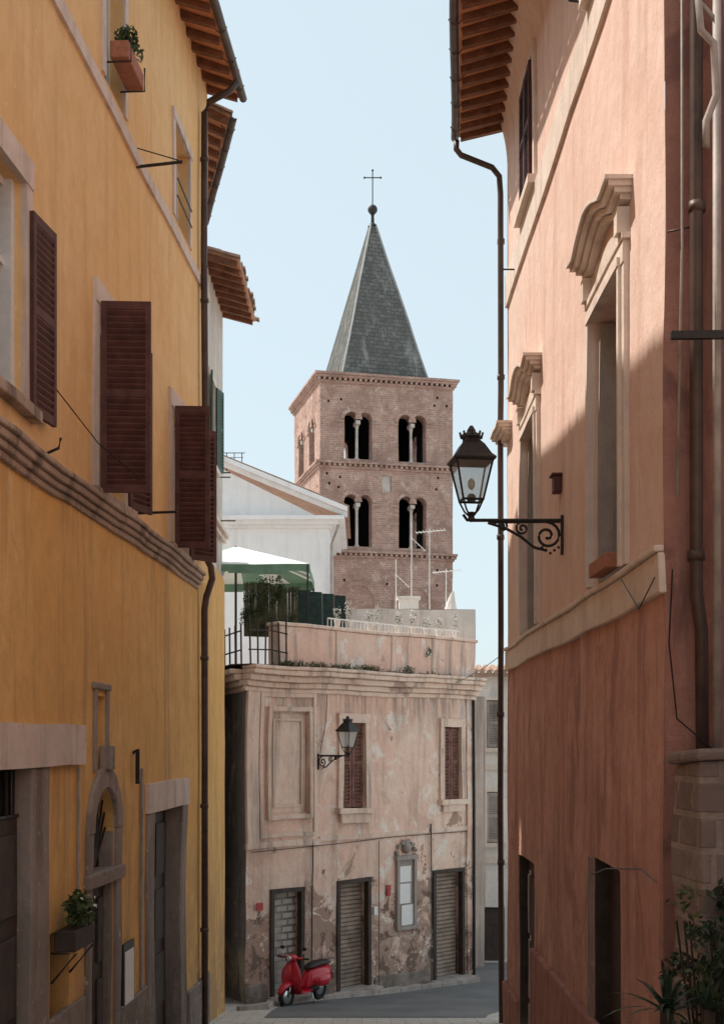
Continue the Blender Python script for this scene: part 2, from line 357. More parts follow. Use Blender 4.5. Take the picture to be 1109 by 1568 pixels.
def eave(parent, fr, u0, u1, zw, over, s=.35, back=3.2, gutter=True, rsp=.45, inner=-.1):
    """open timber eave: rafters, terracotta soffit, barrel tiles, gutter, roof slope"""
    sf, rf, tl, gt = Part('soffit','soffit'), Part('rafters','rafter'), Part('roof_tiles','tile'), Part('gutter','pipe')
    z = lambda o: zw - s*o
    ns = max(1, math.ceil((u1-u0)/.9))
    for i in range(ns):
        a, b = u0+(u1-u0)*i/ns, u0+(u1-u0)*(i+1)/ns
        sf.poly([fr.p(a,inner,z(inner)), fr.p(b,inner,z(inner)), fr.p(b,over,z(over)), fr.p(a,over,z(over))])
        tl.poly([fr.p(a,-back,z(-back)+.08), fr.p(b,-back,z(-back)+.08), fr.p(b,over+.03,z(over)+.05), fr.p(a,over+.03,z(over)+.05)])
        tl.poly([fr.p(a,over+.03,z(over)+.05), fr.p(b,over+.03,z(over)+.05), fr.p(b,over,z(over)+.003), fr.p(a,over,z(over)+.003)])
    for u in (u0, u1):
        tl.poly([fr.p(u,-back,z(-back)+.08), fr.p(u,over+.03,z(over)+.05), fr.p(u,over,z(over)), fr.p(u,-back,z(-back)-.03)])
    n = int((u1-u0)/rsp)
    for i in range(n+1):
        u = u0+.08 + (u1-u0-.16)*i/n + R.uniform(-.02,.02)
        a, b, h, w = inner, over-.03+R.uniform(-.02,.02), .13, .05
        P8 = [fr.p(u-w,a,z(a)-h), fr.p(u+w,a,z(a)-h), fr.p(u+w,a,z(a)-.002), fr.p(u-w,a,z(a)-.002),
              fr.p(u-w,b,z(b)-h*.75), fr.p(u+w,b,z(b)-h*.75), fr.p(u+w,b,z(b)-.002), fr.p(u-w,b,z(b)-.002)]
        for q in ((0,1,2,3),(4,5,6,7),(0,1,5,4),(1,2,6,5),(3,2,6,7),(0,3,7,4)): rf.poly([P8[k] for k in q])
    n = int((u1-u0)/.19)
    for i in range(n+1):
        u = u0 + (u1-u0)*i/n + R.uniform(-.012,.012); r = .085
        ex = R.uniform(-.05,.06)
        for row in range(3):
            o1 = over+.06+ex - row*.38; o0 = o1-.42; r2 = r-.01
            for j in range(6):
                a0, a1 = math.pi*j/6, math.pi*(j+1)/6
                zz = .05+row*.004
                tl.poly([fr.p(u-r*math.cos(a0),o1,z(o1)+zz+r*math.sin(a0)), fr.p(u-r*math.cos(a1),o1,z(o1)+zz+r*math.sin(a1)),
                         fr.p(u-r2*math.cos(a1),o0,z(o0)+zz+r2*math.sin(a1)), fr.p(u-r2*math.cos(a0),o0,z(o0)+zz+r2*math.sin(a0))])
                tl.poly([fr.p(u-r*math.cos(a0),o1,z(o1)+zz+r*math.sin(a0)), fr.p(u-r*math.cos(a1),o1,z(o1)+zz+r*math.sin(a1)),
                         fr.p(u-(r-.02)*math.cos(a1),o1,z(o1)+zz+(r-.02)*math.sin(a1)), fr.p(u-(r-.02)*math.cos(a0),o1,z(o1)+zz+(r-.02)*math.sin(a0))])
    sf.done(parent); rf.done(parent); tl.done(parent, smooth=False)
    if gutter:
        r = .065; oc = over+.075; zc = z(over)-.01
        m = max(2, int((u1-u0)/.7))
        for k in range(m):
            a, b = u0+(u1-u0)*k/m, u0+(u1-u0)*(k+1)/m
            for rr in (r, r-.008):
                for j in range(8):
                    a0, a1 = math.pi+math.pi*j/8, math.pi+math.pi*(j+1)/8
                    gt.poly([fr.p(a,oc+rr*math.cos(a0),zc+rr*math.sin(a0)), fr.p(b,oc+rr*math.cos(a0),zc+rr*math.sin(a0)),
                             fr.p(b,oc+rr*math.cos(a1),zc+rr*math.sin(a1)), fr.p(a,oc+rr*math.cos(a1),zc+rr*math.sin(a1))])
        for u in (u0, u1): gt.poly([fr.p(u,oc+r*math.cos(math.pi+math.pi*j/8),zc+r*math.sin(math.pi+math.pi*j/8)) for j in range(9)])
        n = int((u1-u0)/.9)
        for i in range(n+1):
            u = u0+(u1-u0)*(i+.5)/(n+1)
            gt.tube([fr.p(u,over-.1,zc+.05), fr.p(u,oc-.06,zc-.07), fr.p(u,oc+.02,zc-.08), fr.p(u,oc+.075,zc+.01)], .009, 5)
        gt.done(parent, smooth=False)
def leaves(P, c, rad, n, size, rr=R, lo=-1):
    for _ in range(n):
        while True:
            d = Vector((rr.uniform(-1,1), rr.uniform(-1,1), rr.uniform(lo,1)))
            if d.length < 1: break
        k = .75 + .5*mnoise.noise(Vector(c)+d*2.3)
        p = Vector(c) + Vector((d.x*rad[0], d.y*rad[1], d.z*rad[2]))*k
        a = Vector((rr.gauss(0,1), rr.gauss(0,1), rr.gauss(0,1))).normalized()
        b = a.cross(Vector((rr.gauss(0,1), rr.gauss(0,1), rr.gauss(0,1)))).normalized()
        s_ = size*rr.uniform(.6,1.3)
        P.poly([p-a*s_, p+b*s_*.45, p+a*s_, p-b*s_*.45])
def blades(P, c, n, L, w, rr=R, lift=1.):
    for i in range(n):
        az = rr.uniform(0, 2*math.pi); el = rr.uniform(.3, 1.4)*lift
        d = Vector((math.cos(az), math.sin(az), 0)); sd = Vector((-d.y, d.x, 0))
        ln = L*rr.uniform(.6,1.15); pts = []
        for k in range(6):
            q = k/5; p = Vector(c) + d*ln*q*math.cos(el) + Vector((0,0,1))*(ln*q*math.sin(el) - .45*ln*q*q)
            pts.append((p, w*(1-q)**.7*(.5+min(q*4,1)*.5)))
        for (p, a), (q_, b) in zip(pts, pts[1:]): P.poly([p-sd*a, p+sd*a, q_+sd*b, q_-sd*b])

# ------------------------------------------------------------------ ground
GK = [(-60,-1.3),(-6,-1.4),(0,-1.6),(10,-3.0),(22,-4.70),(25,-5.12),(27,-5.37),(29.2,-5.60),(32.4,-5.85),(38,-6.35),(60,-8),(1500,-9)]
def gz(y):
    for (a, za), (b, zb) in zip(GK, GK[1:]):
        if y <= b:
            return za+(zb-za)*(y-a)/(b-a)
    return GK[-1][1]
gp = Part('ground', 'paving')
ys = [-60,-30,-12,-6,-3,0,3,6,8,10,12,14,16,18,20,21,22,23,24,25,26,27,28,29.2,30.5,32.4,35,38,45,60,120,400,1500]
xs = [-1200,-300,-60,-20,-8,-4,-2,0,2,4,8,20,60,300,1200]
for a, b in zip(ys, ys[1:]):
    for c, d in zip(xs, xs[1:]): gp.poly([(c,a,gz(a)),(d,a,gz(a)),(d,b,gz(b)),(c,b,gz(b))])
gp.done(None, w=0)
rp = Part('road', 'asphalt')
rows = [(23.3,-1.75,2.2),(24,-1.75,2.3),(25,-1.75,2.6),(26,-1.7,3.2),(27,-1.5,4.2),(28,-.75,5.5),(29.2,.4,7),(30.5,1.6,8),(32.4,2.9,8.2),(35,3.0,6.4),(38,3.4,6.2)]
for (y0,a0,b0),(y1,a1,b1) in zip(rows, rows[1:]):
    rp.poly([(a0,y0,gz(y0)+.004),(b0,y0,gz(y0)+.004),(b1,y1,gz(y1)+.004),(a1,y1,gz(y1)+.004)])
rp.done(None, w=0)
kb = Part('kerb', 'travertine')
LINE = [(-2.35,25.2),(-1.82,25.6),(-1.75,26.4),(-1.55,27.1),(-.8,28.0),(.4,29.3),(2.9,31.9)]
for (x0,y0),(x1,y1) in zip(LINE, LINE[1:]):
    n = max(1, int(math.hypot(x1-x0,y1-y0)/.7))
    for i in range(n):
        xa,ya,xb,yb = x0+(x1-x0)*i/n, y0+(y1-y0)*i/n, x0+(x1-x0)*(i+.97)/n, y0+(y1-y0)*(i+.97)/n
        L = math.hypot(xb-xa,yb-ya); f = Fr(xa,ya,(xb-xa)/L,(yb-ya)/L,-(yb-ya)/L,(xb-xa)/L)
        z = gz((ya+yb)/2)
        kb.box(f, 0, L, 0, .14, z-.15, z+.10)
kb.done(None, w=.01, bevel=.012)

# ------------------------------------------------------------------ yellow house (left)
LF = Fr(-3.869, 0, .0577, 1, 1, -.0577)
E = empty('yellow_house')
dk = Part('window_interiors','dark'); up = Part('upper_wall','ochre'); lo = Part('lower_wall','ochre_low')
winL = [(10.75,12.2,3.2,5.25),(14.85,16.1,2.9,5.0),(19.0,20.1,2.9,4.9),(15.15,16.1,7.75,9.5),(19.15,20.35,7.75,9.15),(6.5,7.8,3,5.1),(11.0,12.0,7.75,9.5)]
wall(up, LF, -6, 22, 2.7, 11.3, [(*w, .28, dk) for w in winL])
doors = [(10.6,12.94,-3.95,-.21,.5,dk),(14.6,15.6,-4.3,-.5,.35,dk),(17.33,19.99,-5.1,-.91,.55,dk),(14.76,15.16,-.3,.55,.16,lo),(13.05,13.75,-2.9,-1.9,.2,dk),(5,6.5,-3,-.1,.4,dk)]
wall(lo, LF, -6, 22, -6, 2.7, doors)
WF = Fr(-2.6, 22, -.012, 1, 1, .012)
wall(lo, WF, 0, 3.1, -6.2, 3.15)
lo.poly([WF.p(3.1,0,-6.2), WF.p(3.1,-3,-6.2), WF.p(3.1,-3,3.15), WF.p(3.1,0,3.15)])
lo.poly([WF.p(0,0,3.15), WF.p(3.1,0,3.15), WF.p(3.1,-3,3.15), WF.p(0,-3,3.15)])
up.poly([LF.p(22,0,2.7), LF.p(22,-6,2.7), LF.p(22,-6,12), LF.p(22,0,11.3)])
up.poly([LF.p(-6,0,-3), LF.p(-6,-6,-3), LF.p(-6,-6,12), LF.p(-6,0,11.3)])
arch_fill(lo, LF, 14.6, 15.6, -.5, .35)
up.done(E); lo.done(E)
tr = Part('window_surrounds','trim')
for w in winL[:3]: surround(tr, LF, w[0], w[1], w[2], w[3], .2, .035, top=.26, sill=False)
for w in winL[3:5]: surround(tr, LF, w[0], w[1], w[2], w[3], .15, .03, sill=False)
surround(tr, LF, *winL[6], .15, .03, sill=False)
tr.box(LF, -6, 22.0, -.02, .04, 7.45, 7.62)
tr.box(LF, 9.9, 14.15, -.02, .07, -.22, .2)
tr.box(LF, 17.3, 20.05, -.02, .06, -.92, -.52)
tr.done(E, bevel=.01)
js = Part('door_jambs','jamb')
js.box(LF, 12.36, 12.95, -.45, .03, -4.0, -.225)
js.box(LF, 17.32, 17.74, -.5, .04, -5.2, -.925); js.box(LF, 19.56, 20.0, -.5, .04, -5.2, -.925)
js.box(LF, 14.35, 14.59, -.3, .04, -4.3, -1.0); js.box(LF, 15.61, 15.85, -.3, .04, -4.3, -1.0); js.box(LF, 15.55, 15.598, -.3, -.01, -4.3, -1.05)
js.box(LF, 14.3, 15.9, -.3, .07, -1.62, -1.46)
arch_ring(js, LF, 15.1, -1.0, .5, .74, -.02, .05)
js.box(LF, 14.98, 15.22, -.02, .1, -.3, -.02)
for a, b in ((14.66,14.755),(15.165,15.26)): js.box(LF, a, b, -.02, .03, -.3, .62)
js.box(LF, 14.6, 15.32, -.02, .035, .62, .7)
for a, b in ((12.96,14.3),(15.9,17.3),(20.05,22)): js.box(LF, a, b, -.02, .05, -5.3, gz((a+b)/2)+.75)
js.done(E, w=.04, bevel=.015)
dr = Part('wooden_doors','wood_dark')
for (a, b, z1, o) in ((10.62,12.35,-.7,-.1),(14.62,15.54,-1.64,-.1),(17.75,19.55,-1.0,-.2)):
    n = 2
    for k in range(n):
        u0, u1 = a+(b-a)*k/n+.01, a+(b-a)*(k+1)/n-.01
        dr.box(LF, u0, u1, o-.05, o, -5, z1)
        for q in range(3):
            zz = z1-.15-q*.95
            dr.box(LF, u0+.1, u1-.1, o, o+.03, zz-.75, zz)
dr.done(E, bevel=.008)
lt = Part('fanlight_backs','dark'); lt.box(LF, 10.61, 12.355, -.2, -.16, -.69, -.215); lt.box(LF,14.61,15.54,-.2,-.16,-1.45,-.6); lt.done(E, w=0)
gr = Part('iron_grilles','iron')
for i in range(9):
    a = math.pi*i/8; gr.tube([LF.p(15.1,-.1,-1.42), LF.p(15.1-.48*math.cos(a),-.1,-1.0+.48*math.sin(a)-.0)], .014, 5)
for i in range(8):
    u = 10.75+i*.21; gr.tube([LF.p(u,-.1,-.68), LF.p(u,-.1,-.24)], .014, 5)
gr.tube([LF.p(10.6,-.1,-.68), LF.p(12.35,-.1,-.68)], .02, 5)
gr.tube([LF.p(16.85,0,7.45), LF.p(16.85,.6,7.5)], .02, 6); gr.tube([LF.p(16.85,.55,7.52), LF.p(16.82,0,7.68)], .008, 4)
gr.tube([LF.p(16.7,0,2.95), LF.p(16.7,.55,2.97)], .018, 6)
gr.tube([LF.p(12.95,0,2.9), LF.p(12.95,.12,2.95), LF.p(12.95,.14,3.05)], .015, 6)
gr.tube([LF.p(16.6,0,-.1),LF.p(16.6,.06,-.05),LF.p(16.6,.06,-.5)], .03, 6)
gr.tube([LF.p(12.75,.05,3.6), LF.p(14,.25,3.22), LF.p(15.1,.58,2.95)], .008, 4)
for z in (8.05, 8.3): gr.tube([LF.p(19.15,.05,z), LF.p(20.35,.05,z)], .012, 5)
gr.done(E)
co = Part('cornice','cornice')
steps(co, LF, -6, 21.05, [(2.52,2.59,.04),(2.593,2.66,.08),(2.663,2.74,.12),(2.743,2.80,.155)], .4)
for w in winL[:3]: co.box(LF, w[0]-.28, w[1]+.28, -.02, .1, w[2]-.12, w[2]-.005)
co.done(E, w=.04, bevel=.015)
wf = Part('window_frames','whiteframe')
a,b,c,d = winL[0]
wf.box(LF, a, a+.06, -.2, -.14, c, d); wf.box(LF, b-.1, b, -.2, -.08, c, d); wf.box(LF, (a+b)/2-.05, (a+b)/2+.05, -.2, -.13, c, d)
wf.box(LF, a, b, -.2, -.145, d-.07, d); wf.box(LF, a, b, -.2, -.145, c, c+.1); wf.box(LF, a, b, -.2, -.15, c+1.25, c+1.31)
for (a,b,c,d) in (winL[1],winL[2],winL[3],winL[4]):
    wf.box(LF, a, a+.05, -.22, -.17, c, d); wf.box(LF, b-.05, b, -.22, -.17, c, d); wf.box(LF, a, b, -.22, -.172, c, c+.08); wf.box(LF,a,b,-.22,-.172,d-.06,d)
    wf.box(LF, (a+b)/2-.04, (a+b)/2+.04, -.22, -.165, c, d)
wf.done(E)
gl = Part('window_panes','glass')
for w in winL: gl.box(LF, w[0]+.01, w[1]-.01, -.215, -.205, w[2]+.01, w[3]-.01)
gl.done(E, w=0)
sh = Part('shutters','shutter')
def lshut(P, u, ang, w, z0, z1):
    x, y, _ = LF.p(u, .06, 0)
    shutter(P, x, y, math.cos(ang), math.sin(ang), w, z0, z1)
lshut(sh, 14.82, math.radians(3), .56, 2.86, 5.03)
lshut(sh, 16.15, math.radians(68), .52, 2.92, 4.98)
lshut(sh, 18.98, math.radians(3), .50, 2.86, 4.92)
lshut(sh, 20.15, math.radians(50), .54, 2.86, 4.92)
lshut(sh, 12.28, math.radians(82), .58, 3.12, 5.02)
lshut(sh, 10.7, math.radians(-88), .60, 3.12, 5.02)
sh.done(E, w=0)
pp = Part('downpipes','pipe')
pp.tube([LF.p(21.2,.62,10.75), LF.p(21.2,.5,10.6), LF.p(21.2,.16,10.42), LF.p(21.2,.09,10.25), LF.p(21.2,.09,8), LF.p(21.2,.09,5), LF.p(21.2,.09,3.1), LF.p(21.2,.2,2.9), LF.p(21.2,.22,2.7), LF.p(21.2,.12,2.4), LF.p(21.2,.09,2.2), LF.p(21.2,.09,0), LF.p(21.2,.09,-4.7)], .055, 10)
for z in (9.5,7.2,4.4,1.4,-1,-3): pp.tube([LF.p(21.2,.09,z-.03), LF.p(21.2,.09,z+.03)], .07, 10)
pp.done(E, smooth=True)
pp = Part('wall_conduits','pipe_grey')
pp.tube([LF.p(17.0,.03,-.3), LF.p(17.0,.03,-2), LF.p(17.02,.03,-4.5)], .022, 6)
pp.tube([LF.p(14.0,.03,-.25), LF.p(14.0,.03,-1.8)], .018, 6)
pp.done(E)
eave(E, LF, -6, 22.05, 11.08, .53, .35)
dk.done(E, w=.022)
fb = empty('flower_box')
p = Part('planter','pot'); p.box(LF, 15.2, 16.0, .06, .28, 8.0, 8.2); p.done(fb, w=0, bevel=.015)
p = Part('plant','leaf'); leaves(p, LF.p(15.6,.17,8.36), (.2,.35,.24), 260, .05); p.done(fb, w=0, solid=1)
p = Part('bracket','iron'); p.tube([LF.p(15.25,.0,7.97),LF.p(15.25,.30,7.97),LF.p(15.25,.30,8.25)],.012,5); p.tube([LF.p(15.95,.0,7.97),LF.p(15.95,.30,7.97),LF.p(15.95,.30,8.25)],.012,5); p.done(fb, w=0)
fb = empty('window_box')
p = Part('planter','wood_dark'); p.box(LF, 13.05, 13.8, .04, .26, -2.08, -1.87); p.done(fb, w=0, bevel=.015)
p = Part('bracket','iron')
for u in (13.1,13.75): p.tube([LF.p(u,.0,-2.4),LF.p(u,.25,-2.1),LF.p(u,0,-2.1)],.014,5)
p.done(fb, w=0)
p = Part('plant','leaf'); leaves(p, LF.p(13.4,.2,-1.68), (.17,.40,.22), 380, .045); p.done(fb, w=0, solid=1)
p = Part('flowers','flower_w'); leaves(p, LF.p(13.4,.22,-1.62), (.17,.36,.18), 30, .03); p.done(fb, w=0, solid=1)
nb = empty('notice_sign'); p = Part('frame','iron'); p.box(LF, 15.95, 16.5, .02, .045, -3.25, -2.45); p.done(nb, w=0)
p = Part('sheet','paper'); p.box(LF, 16.0, 16.45, .046, .052, -3.2, -2.55); p.done(nb, w=0)

# ------------------------------------------------------------------ houses beyond on the left
E = empty('stucco_house')
F2 = Fr(-2.78, 22.3, -.2216, .975, .975, .2216)
p = Part('wall','greybeige'); wall(p, F2, 0, 4.1, -6, 11.2); p.done(E)
eave(E, F2, 0, 4.6, 10.95, .52, .35)
E = empty('green_shuttered_house')
F3 = Fr(-3.2, 0, 0, 1, 1, 0)
dk = Part('interiors','dark'); p = Part('wall','greybeige')
wall(p, F3, 26.5, 30, -6, 9.9, [(27.2,28.1,5.9,7.7,.2,dk),(27.2,28.1,1.9,3.8,.2,dk)])
p.poly([(-3.2,30,-6),(-7,30,-6),(-7,30,9.9),(-3.2,30,9.9)]); p.poly([(-3.2,26.5,-6),(-7,26.5,-6),(-7,26.5,9.9),(-3.2,26.5,9.9)])
p.done(E); dk.done(E)
p = Part('mouldings','cream'); steps(p, F3, 26.5, 30.06, [(4.6,4.7,.1),(4.703,4.8,.18)]); surround(p, F3, 27.2,28.1,5.9,7.7,.14,.05); surround(p, F3, 27.2,28.1,1.9,3.8,.14,.05); p.done(E)
p = Part('shutters','shutter_green'); shutter(p, -3.13, 27.18, .12, -.9, .44, 5.92, 7.68); shutter(p, -3.13, 28.12, .2, .9, .44, 5.92, 7.68); p.done(E, w=0)
p = Part('balcony_rail','iron')
for z in (5.9,6.0): p.tube([F3.p(28.8,0,z), F3.p(28.8,.3,z)], .015, 5)
p.tube([F3.p(29.5,.0,5.05),F3.p(29.5,.35,5.05)],.015,5)
p.done(E)
eave(E, F3, 26.3, 30.1, 9.95, .72, .3, gutter=False)

# ------------------------------------------------------------------ pink house (right)
RF = Fr(2.45, 0, 0, 1, -1, 0)
E = empty('pink_house')
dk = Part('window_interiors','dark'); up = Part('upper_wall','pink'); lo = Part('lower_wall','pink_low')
winR = [(12.2,13.8,1.66,4.45),(18.1,19.7,1.66,4.6),(12.2,13.8,8.0,9.9),(18.5,19.7,8.0,9.75)]
wall(up, RF, 10.6, 22, 1.4, 10.7, [(*w, .4, dk) for w in winR])
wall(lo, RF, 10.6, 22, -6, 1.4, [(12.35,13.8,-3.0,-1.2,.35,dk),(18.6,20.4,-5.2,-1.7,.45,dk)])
for P_, z0, z1 in ((lo,-6,1.4),(up,1.4,10.7)):
    P_.poly([(2.45,22,z0),(6,22,z0),(6,22,z1),(2.45,22,z1)])
# plastered cove carrying the eave, which swings out over the street
oc = lambda u: .14+.075*(22-u)
us = [14+i*.5 for i in range(17)]
prof = [(q/8, 9.8+.75*q/8) for q in range(9)]
for a, b in zip(us, us[1:]):
    for (q0, za), (q1, zb_) in zip(prof, prof[1:]):
        up.poly([RF.p(a,oc(a)*q0**2+.002,za), RF.p(b,oc(b)*q0**2+.002,za), RF.p(b,oc(b)*q1**2+.002,zb_), RF.p(a,oc(a)*q1**2+.002,zb_)])
up.poly([RF.p(22,0,9.8)]+[RF.p(22,oc(22)*q**2,z) for q, z in prof]+[RF.p(22,0,10.55)])
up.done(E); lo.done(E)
EF = Fr(2.45, 10.6, .99, -.12, -.12, -.99)
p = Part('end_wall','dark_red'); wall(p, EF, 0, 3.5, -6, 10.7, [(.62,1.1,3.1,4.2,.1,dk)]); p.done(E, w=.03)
dk.done(E)
tr = Part('window_trim','cream')
for w in winR[:2]:
    surround(tr, RF, w[0], w[1], w[2], w[3], .2, .05, top=.2, sill=False)
    surround(tr, RF, w[0], w[1], w[2], w[3], .08, .08, top=.08, sill=False)
    tr.box(RF, w[0]-.24, w[1]+.24, -.02, .08, w[3]+.203, w[3]+.26)
    tr.box(RF, w[0]-.05, w[1]+.05, -.02, .035, w[3]+.263, w[3]+.5)
    for uu in (w[0]-.2, w[1]+.06): tr.box(RF, uu, uu+.14, -.02, .12, w[3]+.263, w[3]+.5)
for w in winR[2:]: surround(tr, RF, w[0], w[1], w[2], w[3], .17, .05, sill=True)
def hood(P, u0, u1, zb, rise, prof):
    n = 18
    for k, (dz0, dz1, o, inset) in enumerate(prof):
        pts = []
        for i in range(n+1):
            q = i/n; u = u0+inset+(u1-u0-2*inset)*q
            s_ = abs(q-.5)*2
            c = rise*max(0,math.cos(min(1,s_/.62)*math.pi/2))**.8 + (.05*(s_-.72)/.28 if s_ > .72 else 0)
            pts.append((u, zb+c))
        for (a, za), (b, zc) in zip(pts, pts[1:]):
            A = [RF.p(a,-.02,za+dz0),RF.p(b,-.02,zc+dz0),RF.p(b,o,zc+dz0),RF.p(a,o,za+dz0),
                 RF.p(a,-.02,za+dz1),RF.p(b,-.02,zc+dz1),RF.p(b,o,zc+dz1),RF.p(a,o,za+dz1)]
            for q_ in ((0,1,2,3),(4,5,6,7),(3,2,6,7)): P.poly([A[x] for x in q_])
        for (a, za) in (pts[0], pts[-1]):
            P.poly([RF.p(a,-.02,za+dz0), RF.p(a,o,za+dz0), RF.p(a,o,za+dz1), RF.p(a,-.02,za+dz1)])
PR = [(0,.05,.10,.10),(.052,.10,.16,.06),(.102,.15,.22,.03),(.152,.19,.26,0)]
for w in winR[:2]: hood(tr, w[0]-.34, w[1]+.34, w[3]+.50, .17, PR)
hood(tr, 21.3, 22.5, 5.05, .02, PR)
tr.box(RF, 10.6, 22.0, -.02, .045, 7.35, 7.88)
tr.done(E, bevel=.01)
bd = Part('string_course','cream'); bd.box(RF, 10.6, 22.02, -.02, .05, 1.22, 1.56); bd.box(RF, 10.6, 22.02, -.02, .08, 1.563, 1.62)
bd.done(E, w=.03, bevel=.015)
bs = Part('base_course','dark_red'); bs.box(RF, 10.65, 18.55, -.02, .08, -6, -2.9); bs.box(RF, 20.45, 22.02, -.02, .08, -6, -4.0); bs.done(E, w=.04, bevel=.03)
sl = Part('window_leaves','travertine')
for w in winR[:2]:
    sl.box(RF, w[1]-.09, w[1]-.02, -.38, -.04, w[2]+.05, w[3]-.05)
    sl.box(RF, w[0]+.02, w[0]+.3, -.34, -.29, w[2]+.05, w[3]-.05)
sl.done(E)
gf = Part('window_frames','shutter_old')
for w in winR[:2]:
    gf.box(RF, (w[0]+w[1])/2-.04, (w[0]+w[1])/2+.04, -.34, -.28, w[2], w[3]); gf.box(RF, w[0], w[1], -.34, -.285, w[2]+1.7, w[2]+1.78); gf.box(RF, w[0], w[1], -.34, -.283, w[2], w[2]+.1)
gf.done(E)
gl = Part('window_panes','glass')
for w in winR: gl.box(RF, w[0]+.01, w[1]-.01, -.36, -.35, w[2]+.01, w[3]-.01)
gl.box(RF, 12.36, 13.79, -.3, -.29, -2.99, -1.21)
gl.done(E, w=0)
sh = Part('shutters','shutter')
for w in winR[2:]:
    shutter(sh, 2.38, w[0]+.05, 0, 1, (w[1]-w[0])/2-.06, w[2]+.02, w[3]-.02); shutter(sh, 2.38, (w[0]+w[1])/2+.01, 0, 1, (w[1]-w[0])/2-.06, w[2]+.02, w[3]-.02)
x,y,_ = EF.p(.6,.05,0); shutter(sh, x, y, .99, -.12, .5, 3.1, 4.2)
sh.done(E, w=0)
gr = Part('door','wood_dark'); gr.box(RF, 18.62, 20.33, -.2, -.15, -5.3, -1.72)
for q in range(3): gr.box(RF, 18.8, 20.2, -.15, -.12, -2.9-q*1.0, -2.0-q*1.0)
gr.box(RF, 20.33, 20.398, -.4, -.01, -5.3, -1.71)  # dark sheet over the door's far reveal, shade put in as colour
gr.box(RF, 13.72, 13.798, -.34, -.01, -2.99, -1.21)  # likewise a dark sheet painting shade on the ground window's far reveal
gr.box(RF, 12.36, 13.71, -.2, -.14, -3, -2.92); gr.box(RF, 13.0, 13.08, -.2, -.14, -2.92, -1.21)
gr.box(RF, 12.4, 12.98, -.18, -.15, -2.9, -1.23); gr.box(RF, 13.1, 13.7, -.18, -.15, -2.9, -1.23); gr.done(E)
st = Part('ground_window_sill','jamb'); st.box(RF, 12.2, 13.95, -.3, .12, -3.12, -3.0); st.box(RF, 13.82, 14.0, -.02,.03,-3,-1.2); st.done(E, bevel=.01)
pt = Part('sill_planter','pot'); pt.box(RF, 12.35, 13.2, .02, .16, 1.68, 1.82); pt.done(E, bevel=.01)
EV = Fr(.80, 0, .075, 1, -1, .075)
eave(E, EV, 14.0, 22.1, 10.5, .80, .25, rsp=.36, inner=-.05)
eave(E, RF, 10.4, 14.0, 10.5, 1.2, .15, rsp=.36, gutter=False)
pp = Part('downpipe','pipe')
pp.tube([(1.6,22.05,10.2),(1.6,22.05,10.05),(1.68,22.05,9.95),(2.2,22.05,9.75),(2.32,22.05,9.6),(2.34,22.05,9.3),(2.34,22.05,6),(2.34,22.05,5.3),(2.34,22.1,2),(2.34,22.1,-1),(2.36,22.1,-5)], .05, 10)
for z in (8.5,6.2,3.5,.5,-2): pp.tube([(2.34,22.07,z-.04),(2.34,22.07,z+.04)], .065, 10)
pp.tube([(2.72,10.4,11),(2.70,10.4,8.3),(2.66,10.42,8),(2.66,10.42,1.2),(2.70,10.42,.9),(2.72,10.42,-.2)], .052, 10)
for z in (7.2,4.3,1.5): pp.tube([(2.66,10.42,z-.04),(2.66,10.42,z+.04)], .068, 10)
pp.tube([(2.62,10.45,4.15),(2.44,10.5,4.13)], .008,5)
pp.done(E, smooth=True)
pp = Part('service_pipes','pipe_grey')
pp.tube([(2.56,10.46,11),(2.55,10.46,4),(2.53,10.46,2)], .012, 6)
pp.tube([(2.62,10.3,6.2),(2.66,10.25,5.6),(2.76,10.25,5.5),(2.78,10.25,5.1),(2.70,10.25,4.9),(2.70,10.25,4.7)], .03, 8)
pp.tube([(2.80,10.3,6.2),(2.80,10.3,-.3)], .035, 8)
pp.tube([(2.60,10.3,6.2),(2.62,10.3,5.9),(2.8,10.3,5.7)], .02, 8)
pp.done(E, smooth=True)
ir = Part('iron_fittings','iron')
ir.tube([RF.p(14.0,0,7.95),RF.p(14.0,.25,7.98)],.014,5); ir.tube([RF.p(20.6,0,7.5),RF.p(20.6,.25,7.5)],.014,5)
ir.tube([RF.p(11.9,.1,1.5),RF.p(11.2,.09,1.15),RF.p(10.6,.08,1.35)],.006,4)
ir.box(Fr(2.4,10.2,1,0,0,-1), 0, .7, 0, .05, 3.16, 3.22)
ir.tube([(2.48,10.45,1.4),(2.45,10.45,.8),(2.5,10.4,.2),(2.9,10.3,-.15)],.007,4)
ir.tube([RF.p(13.4,.1,-1.35),RF.p(12.6,.09,-1.2),RF.p(11,.1,-1.05),RF.p(10.4,.1,-1.1)],.007,4)
ir.done(E)
bx = empty('wall_box'); p = Part('case','shutter'); p.box(RF, 16.0, 16.2, .0, .1, 3.1, 3.3); p.box(RF, 15.97, 16.23, .0, .13, 3.303, 3.33); p.done(bx, w=0, bevel=.01)

